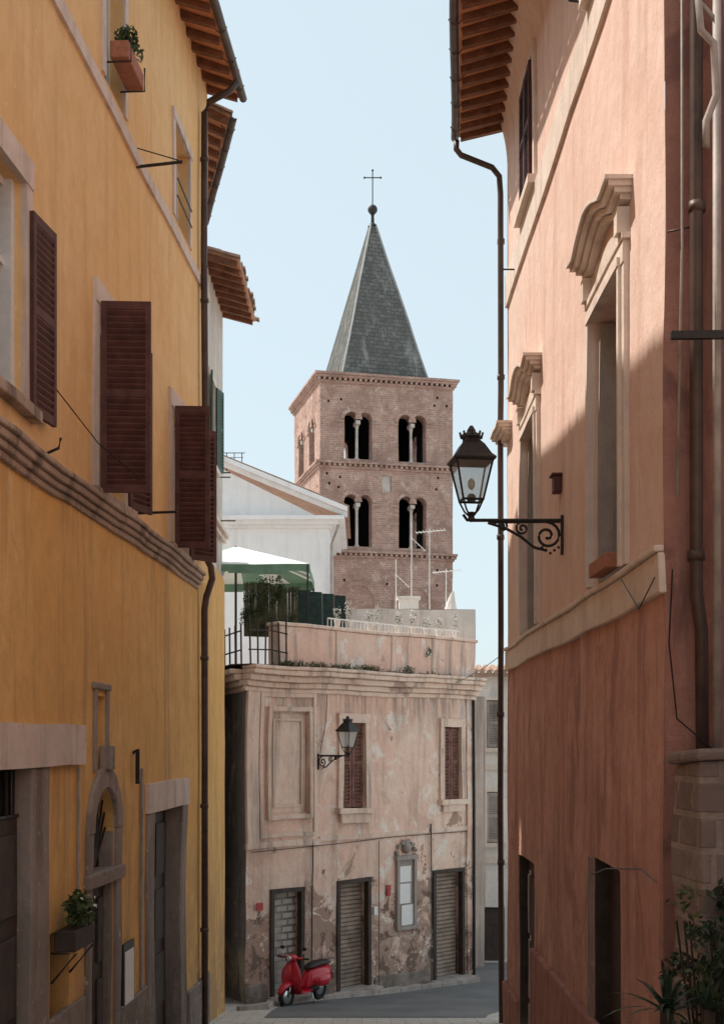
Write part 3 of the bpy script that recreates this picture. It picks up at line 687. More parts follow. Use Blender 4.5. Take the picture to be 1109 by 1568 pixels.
E = empty('corner_house')
NF = Fr(3.7, 0, 0, 1, -1, 0)
p = Part('wall','pink'); wall(p, NF, -8, 9.3, -6, 9, step=2); p.poly([(3.7,9.3,-6),(8,9.3,-6),(8,9.3,9),(3.7,9.3,9)]); p.done(E)
pr = empty('stone_pier'); p = Part('masonry','stonepier'); p.box(Fr(2.47,9.55,1,0,0,1), 0, 1.2, 0, .72, -4, -.15, .22); p.box(Fr(2.43,9.5,1,0,0,1), 0, 1.3, 0, .85, -.147, -.06, .3); p.done(pr, w=.12, bevel=.03)
vn = empty('ivy_plant'); p = Part('leaves','leaf_dark')
for i in range(40):
    z = R.uniform(-2.4,-.95); leaves(p, (R.uniform(2.12+.25*(z+2.4)/1.4,2.85), R.uniform(8.9,9.5), z), (.17,.14,.14), 75, .036)
p.done(vn, w=0, solid=1)
p = Part('young_leaves','leaf')
for i in range(12):
    leaves(p, (R.uniform(2.3,2.8), R.uniform(8.9,9.3), R.uniform(-2.2,-.9)), (.17,.14,.14), 30, .034)
p.done(vn, w=0, solid=1)
p = Part('stems','wood_dark')
for i in range(10):
    x = R.uniform(2.3,2.7); p.tube([(x,9.4,-3.2),(x+R.uniform(-.1,.1),9.3,-2.2),(x+R.uniform(-.2,.2),9.25,-1.25)],.008,4)
p.done(vn, w=0)
yc = empty('yucca_plant'); p = Part('blades','leaf_dark')
blades(p, (2.10,9.0,-1.86), 46, .55, .026, lift=1.15); blades(p, (2.33,8.8,-1.82), 34, .48, .024, lift=1.1); p.done(yc, w=0, solid=1)
p = Part('trunk','wood_dark'); p.tube([(2.10,9.0,-3.2),(2.10,9.0,-1.82)],.05,8); p.tube([(2.33,8.8,-3.2),(2.33,8.8,-1.78)],.05,8); p.done(yc, w=0)

# ------------------------------------------------------------------ old facing building
E = empty('old_plaster_building')
BF = Fr(-2.4, 27, .685, .7285, .7285, -.685)
LEN = 7.55
dk = Part('interiors','dark'); inf = Part('bricked_up_doorway','infill'); w1 = Part('facade','peel'); pan = Part('blind_window_panel','peel_trim')
H = [(.65,1.76,-1.5,.68,.06,pan),(2.84,3.58,-1.42,.5,.22,dk),(6.36,7.03,-1.35,.4,.22,dk),
     (.76,1.6,-6.3,-3.16,.16,inf),(2.75,3.72,-6.3,-3.12,.3,dk),(6.05,7.1,-6.5,-3.12,.28,dk)]
wall(w1, BF, 0, LEN, -7, 1.4, H, step=.5)
w1.done(E, w=.045); inf.done(E, w=.045); pan.done(E, w=.045)
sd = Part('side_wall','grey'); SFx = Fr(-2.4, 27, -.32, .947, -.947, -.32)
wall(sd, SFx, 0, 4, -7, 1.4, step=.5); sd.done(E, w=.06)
p = Part('rear_walls','parapet')
p.poly([BF.p(LEN,0,-7), (3.1,38,-7), (3.1,38,1.6), BF.p(LEN,0,1.6)]); p.poly([(3.1,38,-7),(-4,38,-7),(-4,38,1.6),(3.1,38,1.6)])
p.poly([SFx.p(4,0,-7),(-4,38,-7),(-4,38,1.6),SFx.p(4,0,1.6)])
p.done(E)
tr = Part('facade_mouldings','peel_trim')
def ring(P, u0,u1,z0,z1,w,o):
    P.box(BF,u0,u0+w,-.02,o,z0,z1); P.box(BF,u1-w,u1,-.02,o,z0,z1); P.box(BF,u0+w,u1-w,-.02,o-.002,z1-w,z1); P.box(BF,u0+w,u1-w,-.02,o-.002,z0,z0+w)
ring(tr, .36,2.0,-2.0,1.1,.09,.05); ring(tr, .56,1.85,-1.62,.8,.09,.08)
ring(tr, .78,1.63,-1.36,.55,.04,-.03)
surround(tr, BF, 2.84,3.58,-1.42,.5,.15,.06,top=.2); surround(tr, BF, 6.36,7.03,-1.35,.4,.15,.06,top=.2)
tr.box(BF, 2.75,3.7,-.02,.1,-1.75,-1.545); tr.box(BF, 6.3,7.1,-.02,.08,-1.65,-1.475)
tr.box(BF, 0,.33,-.02,.05,-2.1,1.1)
tr.box(BF, 2.1,7.24,-.02,.035,-2.12,-2.02); tr.box(BF, -.02,2.1,-.02,.05,-2.2,-2.07)
tr.done(E, w=.045, bevel=.015)
tr = Part('corner_pier','peel'); tr.box(BF, 7.25,LEN+.02,-.02,.05,-6.5,1.1); tr.done(E, w=.045, bevel=.015)
cn = Part('cornice','peel_trim')
steps(cn, BF, -.1, LEN+.06, [(1.10,1.2,.07),(1.203,1.32,.15),(1.323,1.45,.26),(1.453,1.56,.38),(1.563,1.64,.42)], .35)
steps(cn, SFx, 0, 3.9, [(1.10,1.2,.07),(1.203,1.32,.15),(1.323,1.45,.26),(1.453,1.56,.36)])
cn.done(E, w=.055, bevel=.025)
dk_ = Part('roof_deck','travertine'); dk_.poly([BF.p(-.1,.3,1.66), BF.p(LEN,.3,1.66), (3.1,38,1.66), (-4,38,1.66), SFx.p(4,.3,1.66), SFx.p(0,.3,1.66)]); dk_.done(E, w=0)
pa = Part('parapet','parapet'); pa.box(BF, .9, LEN, -.3, .06, 1.66, 2.52, .4); pa.done(E, w=.05, bevel=.02)
pa = Part('parapet_cap','peel_trim'); pa.box(BF, .85, LEN+.04, -.34, .10, 2.523, 2.60, .4)
for u in (2.6, 4.4, 5.9): pa.box(BF, u, u+.12, -.02, .09, 1.7, 2.52)
pa.done(E, w=.05, bevel=.02)
wb = Part('penthouse_wall','oldwhite')
TF = Fr(-.55, 33.0, 1, 0, 0, -1)
wall(wb, TF, 0, 3.4, 1.5, 3.42, step=.5); wb.poly([(2.85,33,1.5),(2.85,36,1.5),(2.85,36,3.42),(2.85,33,3.42)]); wb.poly([(-.55,33,1.5),(-.55,36,1.5),(-.55,36,3.42),(-.55,33,3.42)]); wb.poly([(-.55,33,3.42),(2.85,33,3.42),(2.85,36,3.42),(-.55,36,3.42)])
wb.done(E, w=.03)
wl = Part('window_shutters','shutter_old')
for (a,b,c,d) in ((2.84,3.58,-1.42,.5),(6.36,7.03,-1.35,.4)):
    m_ = (a+b)/2
    for (q0,q1) in ((a+.01,m_-.01),(m_+.01,b-.01)):
        x,y,_ = BF.p(q0,-.06,0); shutter(wl, x, y, .685, .7285, q1-q0, c+.01, d-.01, slat=.08)
wl.done(E, w=.0)
rl = Part('roller_shutters','roller')
for (a,b,zb,o) in ((2.78,3.69,-5.75,-.2),(6.08,7.07,-6.0,-.18)):
    z = -3.14
    while z > zb:
        rl.box(BF, a, b, o-.05, o, z-.085, z-.012, 2); rl.box(BF, a, b, o-.05, o-.018, z-.012, z, 2); z -= .097
rl.done(E, w=0, bevel=.01)
fr_ = Part('shop_door_frames','wood_dark')
for (a,b,z1) in ((2.75,3.72,-3.12),(6.05,7.1,-3.12),(.76,1.6,-3.16)):
    fr_.box(BF, a-.07, a+.03, -.1, .035, -6.3, z1); fr_.box(BF, b-.03, b+.07, -.1, .035, -6.3, z1); fr_.box(BF, a-.07, b+.07, -.1, .045, z1, z1+.09)
fr_.done(E, w=.02, bevel=.01)
ds = Part('door_steps','travertine')
for (a,b) in ((2.6,3.9),(5.8,7.3),(.6,1.7)):
    z = gz(27+.7285*(a+b)/2); ds.box(BF, a, b, -.28, .32, z-.4, z+.13, .4)
ds.done(E, w=.03, bevel=.03)
st = Part('wall_base','jamb'); 
for a,b in ((-.03,.58),(1.72,2.58),(3.92,5.78)):
    st.box(BF, a, b, -.02, .05, -6.6, gz(27+.73*(a+b)/2)+.36, .3)
st.done(E, w=.1, bevel=.03)
cb = Part('cables_and_pipes','iron')
cb.tube([BF.p(1.88,.04,-2.1),BF.p(1.88,.05,-2.6),BF.p(1.86,.05,-3.1),BF.p(1.86,.05,-5.5)],.016,6)
cb.tube([BF.p(0.1,.06,-2.25),BF.p(2.6,.05,-2.2),BF.p(4.4,.05,-2.14),BF.p(7.3,.05,-2.15)],.008,5)
cb.tube([BF.p(5.85,.05,-2.1),BF.p(5.85,.05,-1.9)],.02,6)
cb.tube([BF.p(5.86,.05,-2.1),BF.p(5.9,.04,-3.5),BF.p(5.86,.05,-5.8)],.015,6)
cb.tube([BF.p(7.45,.09,1.1),BF.p(7.45,.09,-1.5),BF.p(7.45,.09,-5.9)],.035,8)
cb.tube([BF.p(4.0,.05,-2.2),BF.p(4.02,.05,-5.5)],.009,5)
cb.tube([BF.p(2.1,.05,-.2),BF.p(2.3,.04,.5),BF.p(2.35,.04,1.1)],.008,5)
cb.done(E)
dk.done(E, w=.045)
wd = empty('cornice_weeds'); p = Part('tufts','leaf_dry'); q = Part('green_tufts','leaf')
for i in range(90):
    u = R.choice([R.uniform(.6,3.6), R.uniform(.6,7.4)])
    blades(p if R.random()<.6 else q, BF.p(u, R.uniform(.12,.38), 1.64), 10, R.uniform(.12,.34), .008)
for i in range(14):
    leaves(q if i%2 else p, BF.p(R.uniform(.8,3.9), .28, 1.70), (.22,.1,.1), 70, .025)
leaves(q, BF.p(5.7,.1,2.2), (.1,.08,.2), 60, .03); leaves(q, BF.p(4.9,.15,1.75), (.25,.1,.1), 90, .03)
p.done(wd, w=0, solid=1); q.done(wd, w=0, solid=1)
nb = empty('notice_board')
p = Part('carved_frame','travertine'); 
p.box(BF, 4.62, 4.70, .0, .09, -4.25, -2.7); p.box(BF, 5.22, 5.30, .0, .09, -4.25, -2.7); p.box(BF, 4.58, 5.34, .0, .11, -2.7, -2.6); p.box(BF, 4.62, 5.3, .0, .1, -4.33, -4.25)
for i in range(7):
    a = math.pi*i/6; p.tube([BF.p(4.96-.3*math.cos(a),.04,-2.58+.28*math.sin(a)), BF.p(4.96-.36*math.cos(a+.3),.06,-2.58+.34*math.sin(a+.3))], .05, 6)
p.ball(BF.p(4.96,.05,-2.42), .12,.12,.14); p.done(nb, w=.01, bevel=.01)
p = Part('backing','travertine'); p.box(BF, 4.70, 5.22, .0, .03, -4.25, -2.7); p.done(nb, w=0)
p = Part('posters','paper'); p.box(BF, 4.74, 5.15, .031, .036, -3.22, -2.85); p.box(BF, 4.80, 5.21, .041, .047, -4.23, -3.76); p.box(BF, 4.73, 5.12, .037, .040, -3.72, -3.26); p.done(nb, w=0)
sg = empty('red_sign'); p = Part('plate','red_sign'); p.box(BF, .24, .42, .055, .07, -3.46, -3.3); p.box(BF, 4.3,4.42,.02,.05,-3.5,-3.25); p.done(sg, w=0)
mb = empty('wall_plate'); p = Part('plate','paper'); p.box(BF, 3.86,3.98,.02,.05,-3.9,-3.7); p.done(mb, w=0)

# roof terrace fittings
pu = empty('terrace_parasol')
cx, cy = -3.05, 31.6
gA, gB = Part('green_canvas','green_cloth'), Part('white_canvas','white_cloth')
apex = Vector((cx,cy,4.78)); hs = 1.85; cor = [Vector((cx-hs,cy-hs,4.12)),Vector((cx+hs,cy-hs,4.12)),Vector((cx+hs,cy+hs,4.12)),Vector((cx-hs,cy+hs,4.12))]
for i in range(4):
    a, b = cor[i], cor[(i+1)%4]
    for k in range(6):
        p0, p1 = a.lerp(b,k/6), a.lerp(b,(k+1)/6)
        (gB if (k in (1,2,3,4) and i==0) or k%2 else gA).poly([p0,p1,apex.lerp(p1,.02),apex.lerp(p0,.02)])
        sc_l = .2+.04*math.sin(k*2.1)
        (gA).poly([p0,p1,p1-Vector((0,0,sc_l)),p0-Vector((0,0,sc_l))])
gA.done(pu, w=.03, solid=1); gB.done(pu, w=.03, solid=1)
p = Part('pole','iron'); p.tube([(cx,cy,1.66),(cx,cy,4.8)],.03,8)
for c in cor: p.tube([(c.x*.98-.06,c.y,1.66),(c.x*.98-.06,c.y,4.1)],.022,6)
p.done(pu, w=0)
sn = empty('reed_screen'); p = Part('reeds','net'); 
for i in range(110):
    u = i*.0115; p.tube([( -2.72+u, 30.2+u*.35+R.uniform(-.01,.01), 2.5),(-2.72+u+R.uniform(-.01,.01),30.2+u*.35,3.72+.05*math.sin(u*5)+R.uniform(-.03,.03))],.009,5)
p.done(sn, w=0)
vp = empty('climbing_plant'); p = Part('foliage','leaf')
for i in range(30):
    u = R.uniform(0,1.3); leaves(p, (-2.72+u,30.1+u*.35,R.uniform(2.55,3.85)), (.18,.1,.17), 60, .034)
p.done(vp, w=0, solid=1)
sn = empty('privacy_net'); p = Part('netting','net_dark'); f = Fr(-1.48,30.62,.95,.3,.3,-.95)
for k in range(4): p.box(f, k*.285+.004, k*.285+.281, -.01+R.uniform(-.02,.02), .015, 2.5, 3.62-.03*k)
p.done(sn, w=.03)
rl = empty('rusty_railing'); p = Part('bars','wood_dark')
for i in range(6):
    u = -.05+i*.2; p.tube([BF.p(u,.2,1.6),BF.p(u+R.uniform(-.04,.04),.2,2.55+R.uniform(-.1,.25))],.02,6)
for z in (1.95,2.35): p.tube([BF.p(-.1,.2,z),BF.p(.5,.2,z+.03),BF.p(1.0,.2,z-.02)],.016,6)
for i in range(4):
    u = i*.5; p.tube([SFx.p(u,.1,1.6),SFx.p(u,.1,2.5)],.02,6)
for z in (1.95,2.35): p.tube([SFx.p(0,.1,z),SFx.p(1.6,.1,z)],.016,6)
p.done(rl, w=.02)
for (x, y, zt, yag) in ((1.28,33.8,5.75,0),(1.72,33.3,5.5,1),(.9,34.6,4.9,0),(2.2,34.2,4.6,1)):
    an = empty('tv_antenna'); p = Part('mast','whiteframe'); p.tube([(x,y,2.6),(x,y,zt)],.015,6)
    if yag:
        p.tube([(x-.35,y,zt-.1),(x+.4,y+.1,zt-.02)],.012,5)
        for k in range(9): 
            xx = x-.33+k*.09; p.tube([(xx-.04,y-.22,zt-.1+k*.01),(xx+.04,y+.22,zt-.1+k*.01)],.007,4)
    else:
        p.tube([(x,y,zt-.4),(x+.35,y-.1,zt-.75)],.009,4)
        for k in range(5): p.tube([(x+.04+k*.07,y-.18,zt-.45-k*.07),(x+.04+k*.07,y+.18,zt-.43-k*.07)],.007,4)
    p.done(an, w=0)
wr = empty('white_terrace_railing'); p = Part('balusters','whiteframe')
for i in range(40):
    u = 2.6+i*.118; p.tube([BF.p(u,-.2,2.58),BF.p(u,-.2,2.80+.03*math.sin(i))],.012,5)
p.tube([BF.p(2.6,-.2,2.81),BF.p(5.2,-.2,2.79),BF.p(7.2,-.2,2.81)],.016,5); p.done(wr, w=.02)
for i in range(9):
    u = 2.9+i*.52+R.uniform(-.12,.12); pl = empty('potted_plant'); h = R.uniform(.3,.6); x,y,z = BF.p(u,-.28,2.6)
    p = Part('pot','oldwhite'); r_ = R.uniform(.06,.1); p.lathe((x,y,z),[(r_*.7,0),(r_,.16),(r_*1.1,.16),(r_*1.1,.2),(r_*.8,.2)],14); p.done(pl, w=0, smooth=False)
    p = Part('foliage','leaf_dry' if i%2 else 'leaf'); leaves(p,(x,y,z+.16+h*.5),(.12,.11,h*.45),60,.024); p.done(pl, w=0, solid=1)
    p = Part('blossom','flower_w'); leaves(p,(x,y-.03,z+.2+h*.5),(.14,.13,h*.5),70,.026); p.done(pl, w=0, solid=1)
cw = empty('white_chimney'); p = Part('stack','oldwhite'); p.box(Fr(.95,33.6,1,0,0,1),0,.5,0,.4,3.3,3.75); p.box(Fr(.9,33.55,1,0,0,1),0,.6,0,.5,3.753,3.82)
p.loft([((2.25,33.4,3.4),(.17,0,0),(0,.17,0)),((2.28,33.4,3.7),(.1,0,0),(0,.1,0)),((2.32,33.4,3.92),(.03,0,0),(0,.03,0))],8); p.done(cw)

# ------------------------------------------------------------------ white gabled building
E = empty('white_gabled_house')
p = Part('walls','white'); GFr = Fr(-8.3,42,1,0,0,-1)
wall(p, GFr, 0, 7.25, -8, 7.15)
p.poly([(-8.3,42,7.15),(-1.05,42,7.15),(-4.66,42,8.95)])
wall(p, Fr(-1.05,42,0,1,1,0), 0, 6, -8, 7.15)
p.done(E, w=.03)
def prism(P, pts, y0, y1):
    P.poly([(x,y0,z) for x,z in pts]); P.poly([(x,y1,z) for x,z in pts])
    for (a,b) in zip(pts, pts[1:]+pts[:1]): P.poly([(a[0],y0,a[1]),(b[0],y0,b[1]),(b[0],y1,b[1]),(a[0],y1,a[1])])
p = Part('pediment_mouldings','white')
for (z0,z1,o,e) in ((6.95,7.05,.1,.1),(7.053,7.18,.25,.3),(7.183,7.3,.42,.5)):
    prism(p, [(-8.3-e,z0),(-1.05+e,z0),(-1.05+e,z1),(-8.3-e,z1)], 42-o, 42.0)
    prism(p, [(-1.05,z0),(-1.05+e,z0),(-1.05+e,z1),(-1.05,z1)], 42.002, 48)
for (t0,t1,o) in ((0,.12,.2),(.123,.27,.45)):
    for sgn in (1,-1):
        xe = -4.66+sgn*4.2
        prism(p, [(xe,7.3+t0),(-4.66,9.02+t0),(-4.66,9.02+t1),(xe,7.3+t1)], 42-o, 42.02)
p.done(E, w=.02)
p = Part('roof','tile')
for sgn in (1,-1):
    xe = -4.66+sgn*4.25
    prism(p, [(xe,7.58),(-4.66,9.31),(-4.66,9.34),(xe,7.61)], 41.6, 48.2)
p.done(E, w=.02)
p = Part('roof_aerials','iron')
for x in (-4.45,-4.2,-3.95): p.tube([(x,43,9),(x,43,9.6)],.015,5)
p.tube([(-4.6,43,9.6),(-3.85,43,9.6)],.015,5); p.tube([(-4.5,43,9.45),(-3.9,43,9.45)],.01,5); p.done(E, w=0)
p = Part('downpipe','pipe_grey'); p.tube([(-.75,41.6,7.0),(-.98,41.85,6.4),(-.98,41.9,2)],.05,8); p.done(E, w=0)

# ------------------------------------------------------------------ bell tower
E = empty('bell_tower')
ang = math.radians(13.5); C = (.35, 53.1); HW = 2.65
br = Part('brick_walls','brick'); mb = Part('marble_columns','marble'); cr = Part('brick_cornices','brick'); rg = Part('arch_rings','brick')
hb = Part('putlog_holes','dark'); lin = Part('belfry_shade_lining','dark')  # lin: near-black sheets added behind the walls to paint shade in the openings
frames = []
for k in range(4):
    a = ang + k*math.pi/2; t = (math.cos(a), math.sin(a)); n = (math.sin(a), -math.cos(a))
    frames.append(Fr(C[0]-t[0]*HW+n[0]*HW, C[1]-t[1]*HW+n[1]*HW, t[0], t[1], n[0], n[1]))
for fi, f in enumerate(frames):
    D = .55; H = []; prs = []
    for (zb, zt) in ((10.98,12.78),(7.62,9.62)):
        for um in (1.5, 3.68):
            H.append((um-.56, um+.56, zb, zt, D, None)); prs.append((um, zb, zt))
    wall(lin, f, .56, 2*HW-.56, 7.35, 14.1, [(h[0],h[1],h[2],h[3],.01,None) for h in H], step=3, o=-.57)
    rr = random.Random(fi+3)
    for z in (13.55, 13.15, 10.3, 9.9, 6.7, 6.2):
        for u in (.35, .8, 2.55, 4.6, 5.0):
            if rr.random() < .55: continue
            u_ = u+rr.uniform(-.12,.12); z_ = z+rr.uniform(-.08,.08)
            H.append((u_,u_+.09,z_,z_+.10,.2,hb))
    if fi == 0: H = [h for h in H if not (h[0]>2.2 and h[1]<3 and 9.6<h[2]<10.5)] + [(2.45,2.8,9.75,10.4,.06,mb)]
    wall(br, f, 0, 2*HW, -10, 14.0, H, step=1.2)
    for um, zb, zt in prs:
        for s_ in (-1, 1):
            u0, u1 = (um-.56, um) if s_ < 0 else (um, um+.56)
            arch_fill(br, f, u0, u1, zt, D)
            arch_ring(rg, f, (u0+u1)/2, zt-.28, .285, .43, -.02, .035)
        x, y, _ = f.p(um, -.25, 0)
        mb.lathe((x,y,zb), [(.10,0),(.10,.06),(.07,.1),(.06,.14),(.055,zt-zb-.58),(.065,zt-zb-.56),(.09,zt-zb-.45)], 10)
        mb.box(f, um-.085, um+.085, -.5, .0, zt-.45, zt-.31)
    for um in (1.5, 3.68):
        arch_ring(rg, f, um, 5.5, .62, .80, -.02, .04, 14)
        rg.box(f, um-.80, um-.62, -.02, .04, 3, 5.5); rg.box(f, um+.62, um+.80, -.02, .04, 3, 5.5)
    for zc in (10.72, 7.3, 14.0):
        cr.box(f, -.06, 2*HW+.06, -.1, .06, zc-.12, zc-.04)
        n = 27
        for i in range(n):
            u = -.1+(2*HW+.2)*i/n; cr.box(f, u, u+.1, -.05, .13, zc-.038, zc+.06)
        cr.box(f, -.15, 2*HW+.15, -.1, .16, zc+.063, zc+.15)
        if zc == 14.0: cr.box(f, -.22, 2*HW+.22, -.1, .22, zc+.153, zc+.24)
    for um, zb, zt in prs:
        for u0, u1 in ((um-.9,um-.575),(um+.575,um+.9)): cr.box(f, u0, u1, -.02, .04, zt-.42, zt-.34)
br.done(E, w=.03); mb.done(E, w=.01); cr.done(E, w=.03); rg.done(E, w=.03); hb.done(E, w=.03); lin.done(E, w=0)
p = Part('floors','dark')  # near-black floors, painting the inside of the tower as unlit
for z in (10.8, 7.4): p.poly([frames[0].p(.05,-.05,z), frames[0].p(2*HW-.05,-.05,z), frames[2].p(.05,-.05,z), frames[2].p(2*HW-.05,-.05,z)])
p.done(E, w=0)
p = Part('belfry_roof','slate'); z = 14.22; p.poly([frames[0].p(0,0,z), frames[0].p(2*HW,0,z), frames[2].p(0,0,z), frames[2].p(2*HW,0,z)]); p.done(E, w=0)
sp = Part('spire','slate'); hp = Part('spire_hips','slate_edge')
s0, s1, zb, zt = 1.86, .10, 14.24, 21.1
cs = []
for z, s_ in ((zb,s0+.04),(zb+.25,s0-.1),*[(zb+.25+(zt-zb-.25)*i/8, (s0-.1)+(s1-s0+.1)*i/8) for i in range(1,9)]):
    row = []
    for k in range(4):
        a = ang+.05+k*math.pi/2-3*math.pi/4; row.append((C[0]+.08+s_*math.sqrt(2)*math.cos(a), C[1]+s_*math.sqrt(2)*math.sin(a), z))
    cs.append(row)
for r0, r1 in zip(cs, cs[1:]):
    for k in range(4): sp.poly([r0[k], r0[(k+1)%4], r1[(k+1)%4], r1[k]])
for k in range(4): hp.tube([r[k] for r in cs], .045, 6)
sp.done(E, w=.03); hp.done(E, w=.03)
p = Part('ball_and_cross','iron')
X = C[0]+.08
p.lathe((X,C[1],21.05),[(.2,0),(.16,.08),(.07,.15),(.06,.45),(.09,.5)],12)
p.ball((X,C[1],21.75),.2,.2,.2); p.tube([(X,C[1],21.9),(X,C[1],23.35)],.025,6)
p.tube([(X-.33,C[1],23.05),(X+.33,C[1],23.05)],.022,6)
for q in (-.33,.33): p.ball((X+q,C[1],23.05),.045,.045,.045,6)
p.ball((X,C[1],23.35),.045,.045,.045,6); p.done(E, w=0)

# ------------------------------------------------------------------ distant house in the gap
E = empty('distant_house'); DF = Fr(3.25,38.5,1,0,0,-1)
dk = Part('interiors','dark'); p = Part('wall','oldwhite')
wall(p, DF, 0, 6, -9, 2.0, [(.42,.82,-.1,1.3,.15,dk),(.42,.82,-2.9,-1.4,.15,dk),(.35,.95,-8,-4.8,.2,dk)]); p.poly([(3.25,38.5,-9),(3.25,44,-9),(3.25,44,2),(3.25,38.5,2)]); p.done(E); dk.done(E)
p = Part('shutters','travertine'); 
shutter(p, 3.68, 38.53, 1, 0, .38, -2.88, -1.42); shutter(p, 3.68, 38.53, 1, 0, .38, -.08, 1.28); p.done(E, w=0)
p = Part('trim','cream'); surround(p, DF, .42,.82,-.1,1.3,.1,.05); surround(p, DF, .42,.82,-2.9,-1.4,.1,.05); p.box(DF,-.05,6,-.02,.07,-3.5,-3.35); p.box(DF,-.05,6,-.02,.07,-.75,-.62)
p.box(DF,0,.25,-.02,.05,-9,-3.5); p.done(E)
p = Part('roof','tile'); p.box(DF,-.2,6.2,-4,.35,2.0,2.1); 
for i in range(30): p.tube([DF.p(-.15+i*.21,.4,2.12),DF.p(-.15+i*.21,-1,2.35)],.08,8)
p.done(E)
p = Part('door','wood_dark'); p.box(DF,.36,.94,-.15,-.1,-8,-4.85); p.done(E, w=0)
E = empty('narrow_grey_house'); p = Part('wall','greybeige'); wall(p, Fr(3.0,36.5,1,0,0,-1), 0, .42, -9, 1.35); p.poly([(3.42,36.5,-9),(3.42,38.3,-9),(3.42,38.3,1.35),(3.42,36.5,1.35)]); p.poly([(3.0,36.5,1.35),(3.42,36.5,1.35),(3.42,38.3,1.35),(3.0,38.3,1.35)]); p.done(E)

# overhead cable
ow = empty('overhead_cable'); p = Part('wires','iron')
def sag(a, b, s_, r=.007):
    a, b = Vector(a), Vector(b); p.tube([a.lerp(b,i/10)-Vector((0,0,s_*4*(i/10)*(1-i/10))) for i in range(11)], r, 4)
sag(BF.p(6.5,.3,1.5), (2.4,22.1,1.55), .05, .008)
p.done(ow, w=0)

# ------------------------------------------------------------------ street lamps
def lamp(px, py, pz, dx, dy, L, S=1.):
    e = empty('street_lamp'); f = Fr(px, py, dx, dy, -dy, dx)
    ir, gs = Part('lantern_frame','iron'), Part('lantern_glass','lampglass')
    cx, cy, _ = f.p(L, 0, 0); c = (cx, cy, pz)
    rot = math.atan2(dy,dx)+math.pi/4+.12; q = math.sqrt(2)
    zt, zb = .71*S, .24*S; rt, rb = .27*S*q*.82, .15*S*q*.82
    cor = lambda r, z, k: (cx+r*math.cos(rot+k*math.pi/2), cy+r*math.sin(rot+k*math.pi/2), pz+z)
    for k in range(4):
        ir.tube([cor(rb,zb,k), cor(rt,zt,k)], .014*S, 6)
        ir.tube([cor(rb,zb,k), cor(rb,zb,k+1)], .016*S, 6); ir.tube([cor(rt,zt,k), cor(rt,zt,k+1)], .02*S, 6)
        gs.poly([cor(rb*.97,zb,k), cor(rb*.97,zb,k+1), cor(rt*.97,zt,k+1), cor(rt*.97,zt,k)])
        ir.tube([cor(rb,zb,k), cor(rb*.6,zb-.12*S,k), cor(.02,zb-.2*S,k)], .012*S, 5)
        a, b = Vector(cor(rt,zt,k)), Vector(cor(rt,zt,k+1))
        for i in range(1,6):
            m_ = a.lerp(b, i/6); ir.tube([m_, m_+Vector((0,0,.05*S))], .014*S, 5)
    ir.lathe(c, [(rt*1.14,zt),(rt*1.16,zt+.025*S),(rt*.95,zt+.07*S),(rt*.62,zt+.2*S),(rt*.42,zt+.25*S),(rt*.42,zt+.28*S)], sq=4, rot=rot)
    ir.lathe(c, [(.11*S,zt+.27*S),(.13*S,zt+.3*S),(.10*S,zt+.34*S),(.06*S,zt+.36*S),(.05*S,zt+.39*S),(.02*S,zt+.44*S)], 12)
    for k in range(8):
        a = k*math.pi/4; ir.tube([(cx+.12*S*math.cos(a),cy+.12*S*math.sin(a),pz+zt+.28*S),(cx+.14*S*math.cos(a),cy+.14*S*math.sin(a),pz+zt+.36*S)], .014*S, 5)
    ir.lathe(c, [(.02*S,-.02*S),(.05*S,.0),(.035*S,.05*S),(.06*S,.08*S),(.04*S,.1*S)], 12)
    ir.lathe(c, [(.05*S,zb-.005),(.05*S,zb+.06*S),(.03*S,zb+.08*S)], 10)
    ir.done(e, w=0)
    gs.done(e, w=0, solid=1)
    b = Part('bulb','whiteframe'); b.ball((cx,cy,pz+zb+.2*S),.045*S,.045*S,.07*S); b.done(e, w=0, smooth=True)
    bk = Part('scroll_bracket','iron'); r = .019*S
    bk.tube([f.p(0,0,pz), f.p(L*.5,0,pz), f.p(L,0,pz)], r*1.15, 8)
    bk.tube([f.p(0,0,pz-.02*S), f.p(L*.8,0,pz-.03*S)], r*.7, 6)
    def spiral(uc, zc, r0, r1, a0, turns, n=26):
        return [f.p(uc+(r0+(r1-r0)*i/n)*math.cos(a0+turns*2*math.pi*i/n), 0, pz+zc+(r0+(r1-r0)*i/n)*math.sin(a0+turns*2*math.pi*i/n)) for i in range(n+1)]
    bk.tube(spiral(.20*S,-.19*S,.17*S,.02*S,math.pi*.5,1.6), r, 6)
    bk.tube(spiral(.50*S,-.10*S,.085*S,.015*S,math.pi*.5,-1.5), r*.8, 6)
    bk.tube(spiral(.74*S,-.075*S,.06*S,.012*S,math.pi*.5,1.4), r*.8, 6)
    bk.tube([f.p(.20*S,0,pz-.37*S), f.p(.36*S,0,pz-.33*S), f.p(.52*S,0,pz-.2*S), f.p(.7*S,0,pz-.10*S), f.p(.92*S,0,pz-.03*S)], r, 6)
    bk.tube([f.p(.01,0,pz+.06*S), f.p(.01,0,pz-.42*S)], r*1.6, 6)
    for k in range(5): bk.ball(f.p(.06*S+.05*S*k,0,pz-.40*S+.035*S*abs(k-2)),.018*S,.018*S,.018*S,6)
    bk.tube([f.p(L,0,pz), f.p(L+.05*S,0,pz+.0), f.p(L+.1*S,0,pz+.07*S)], r, 6)
    bk.done(e, w=0)
lamp(2.45, 15.9, 2.73, -1, 0, 1.12, 1.0)
x, y, _ = BF.p(2.1, 0, 0)
lamp(x, y, -.24, .7285, -.685, .9, .74)

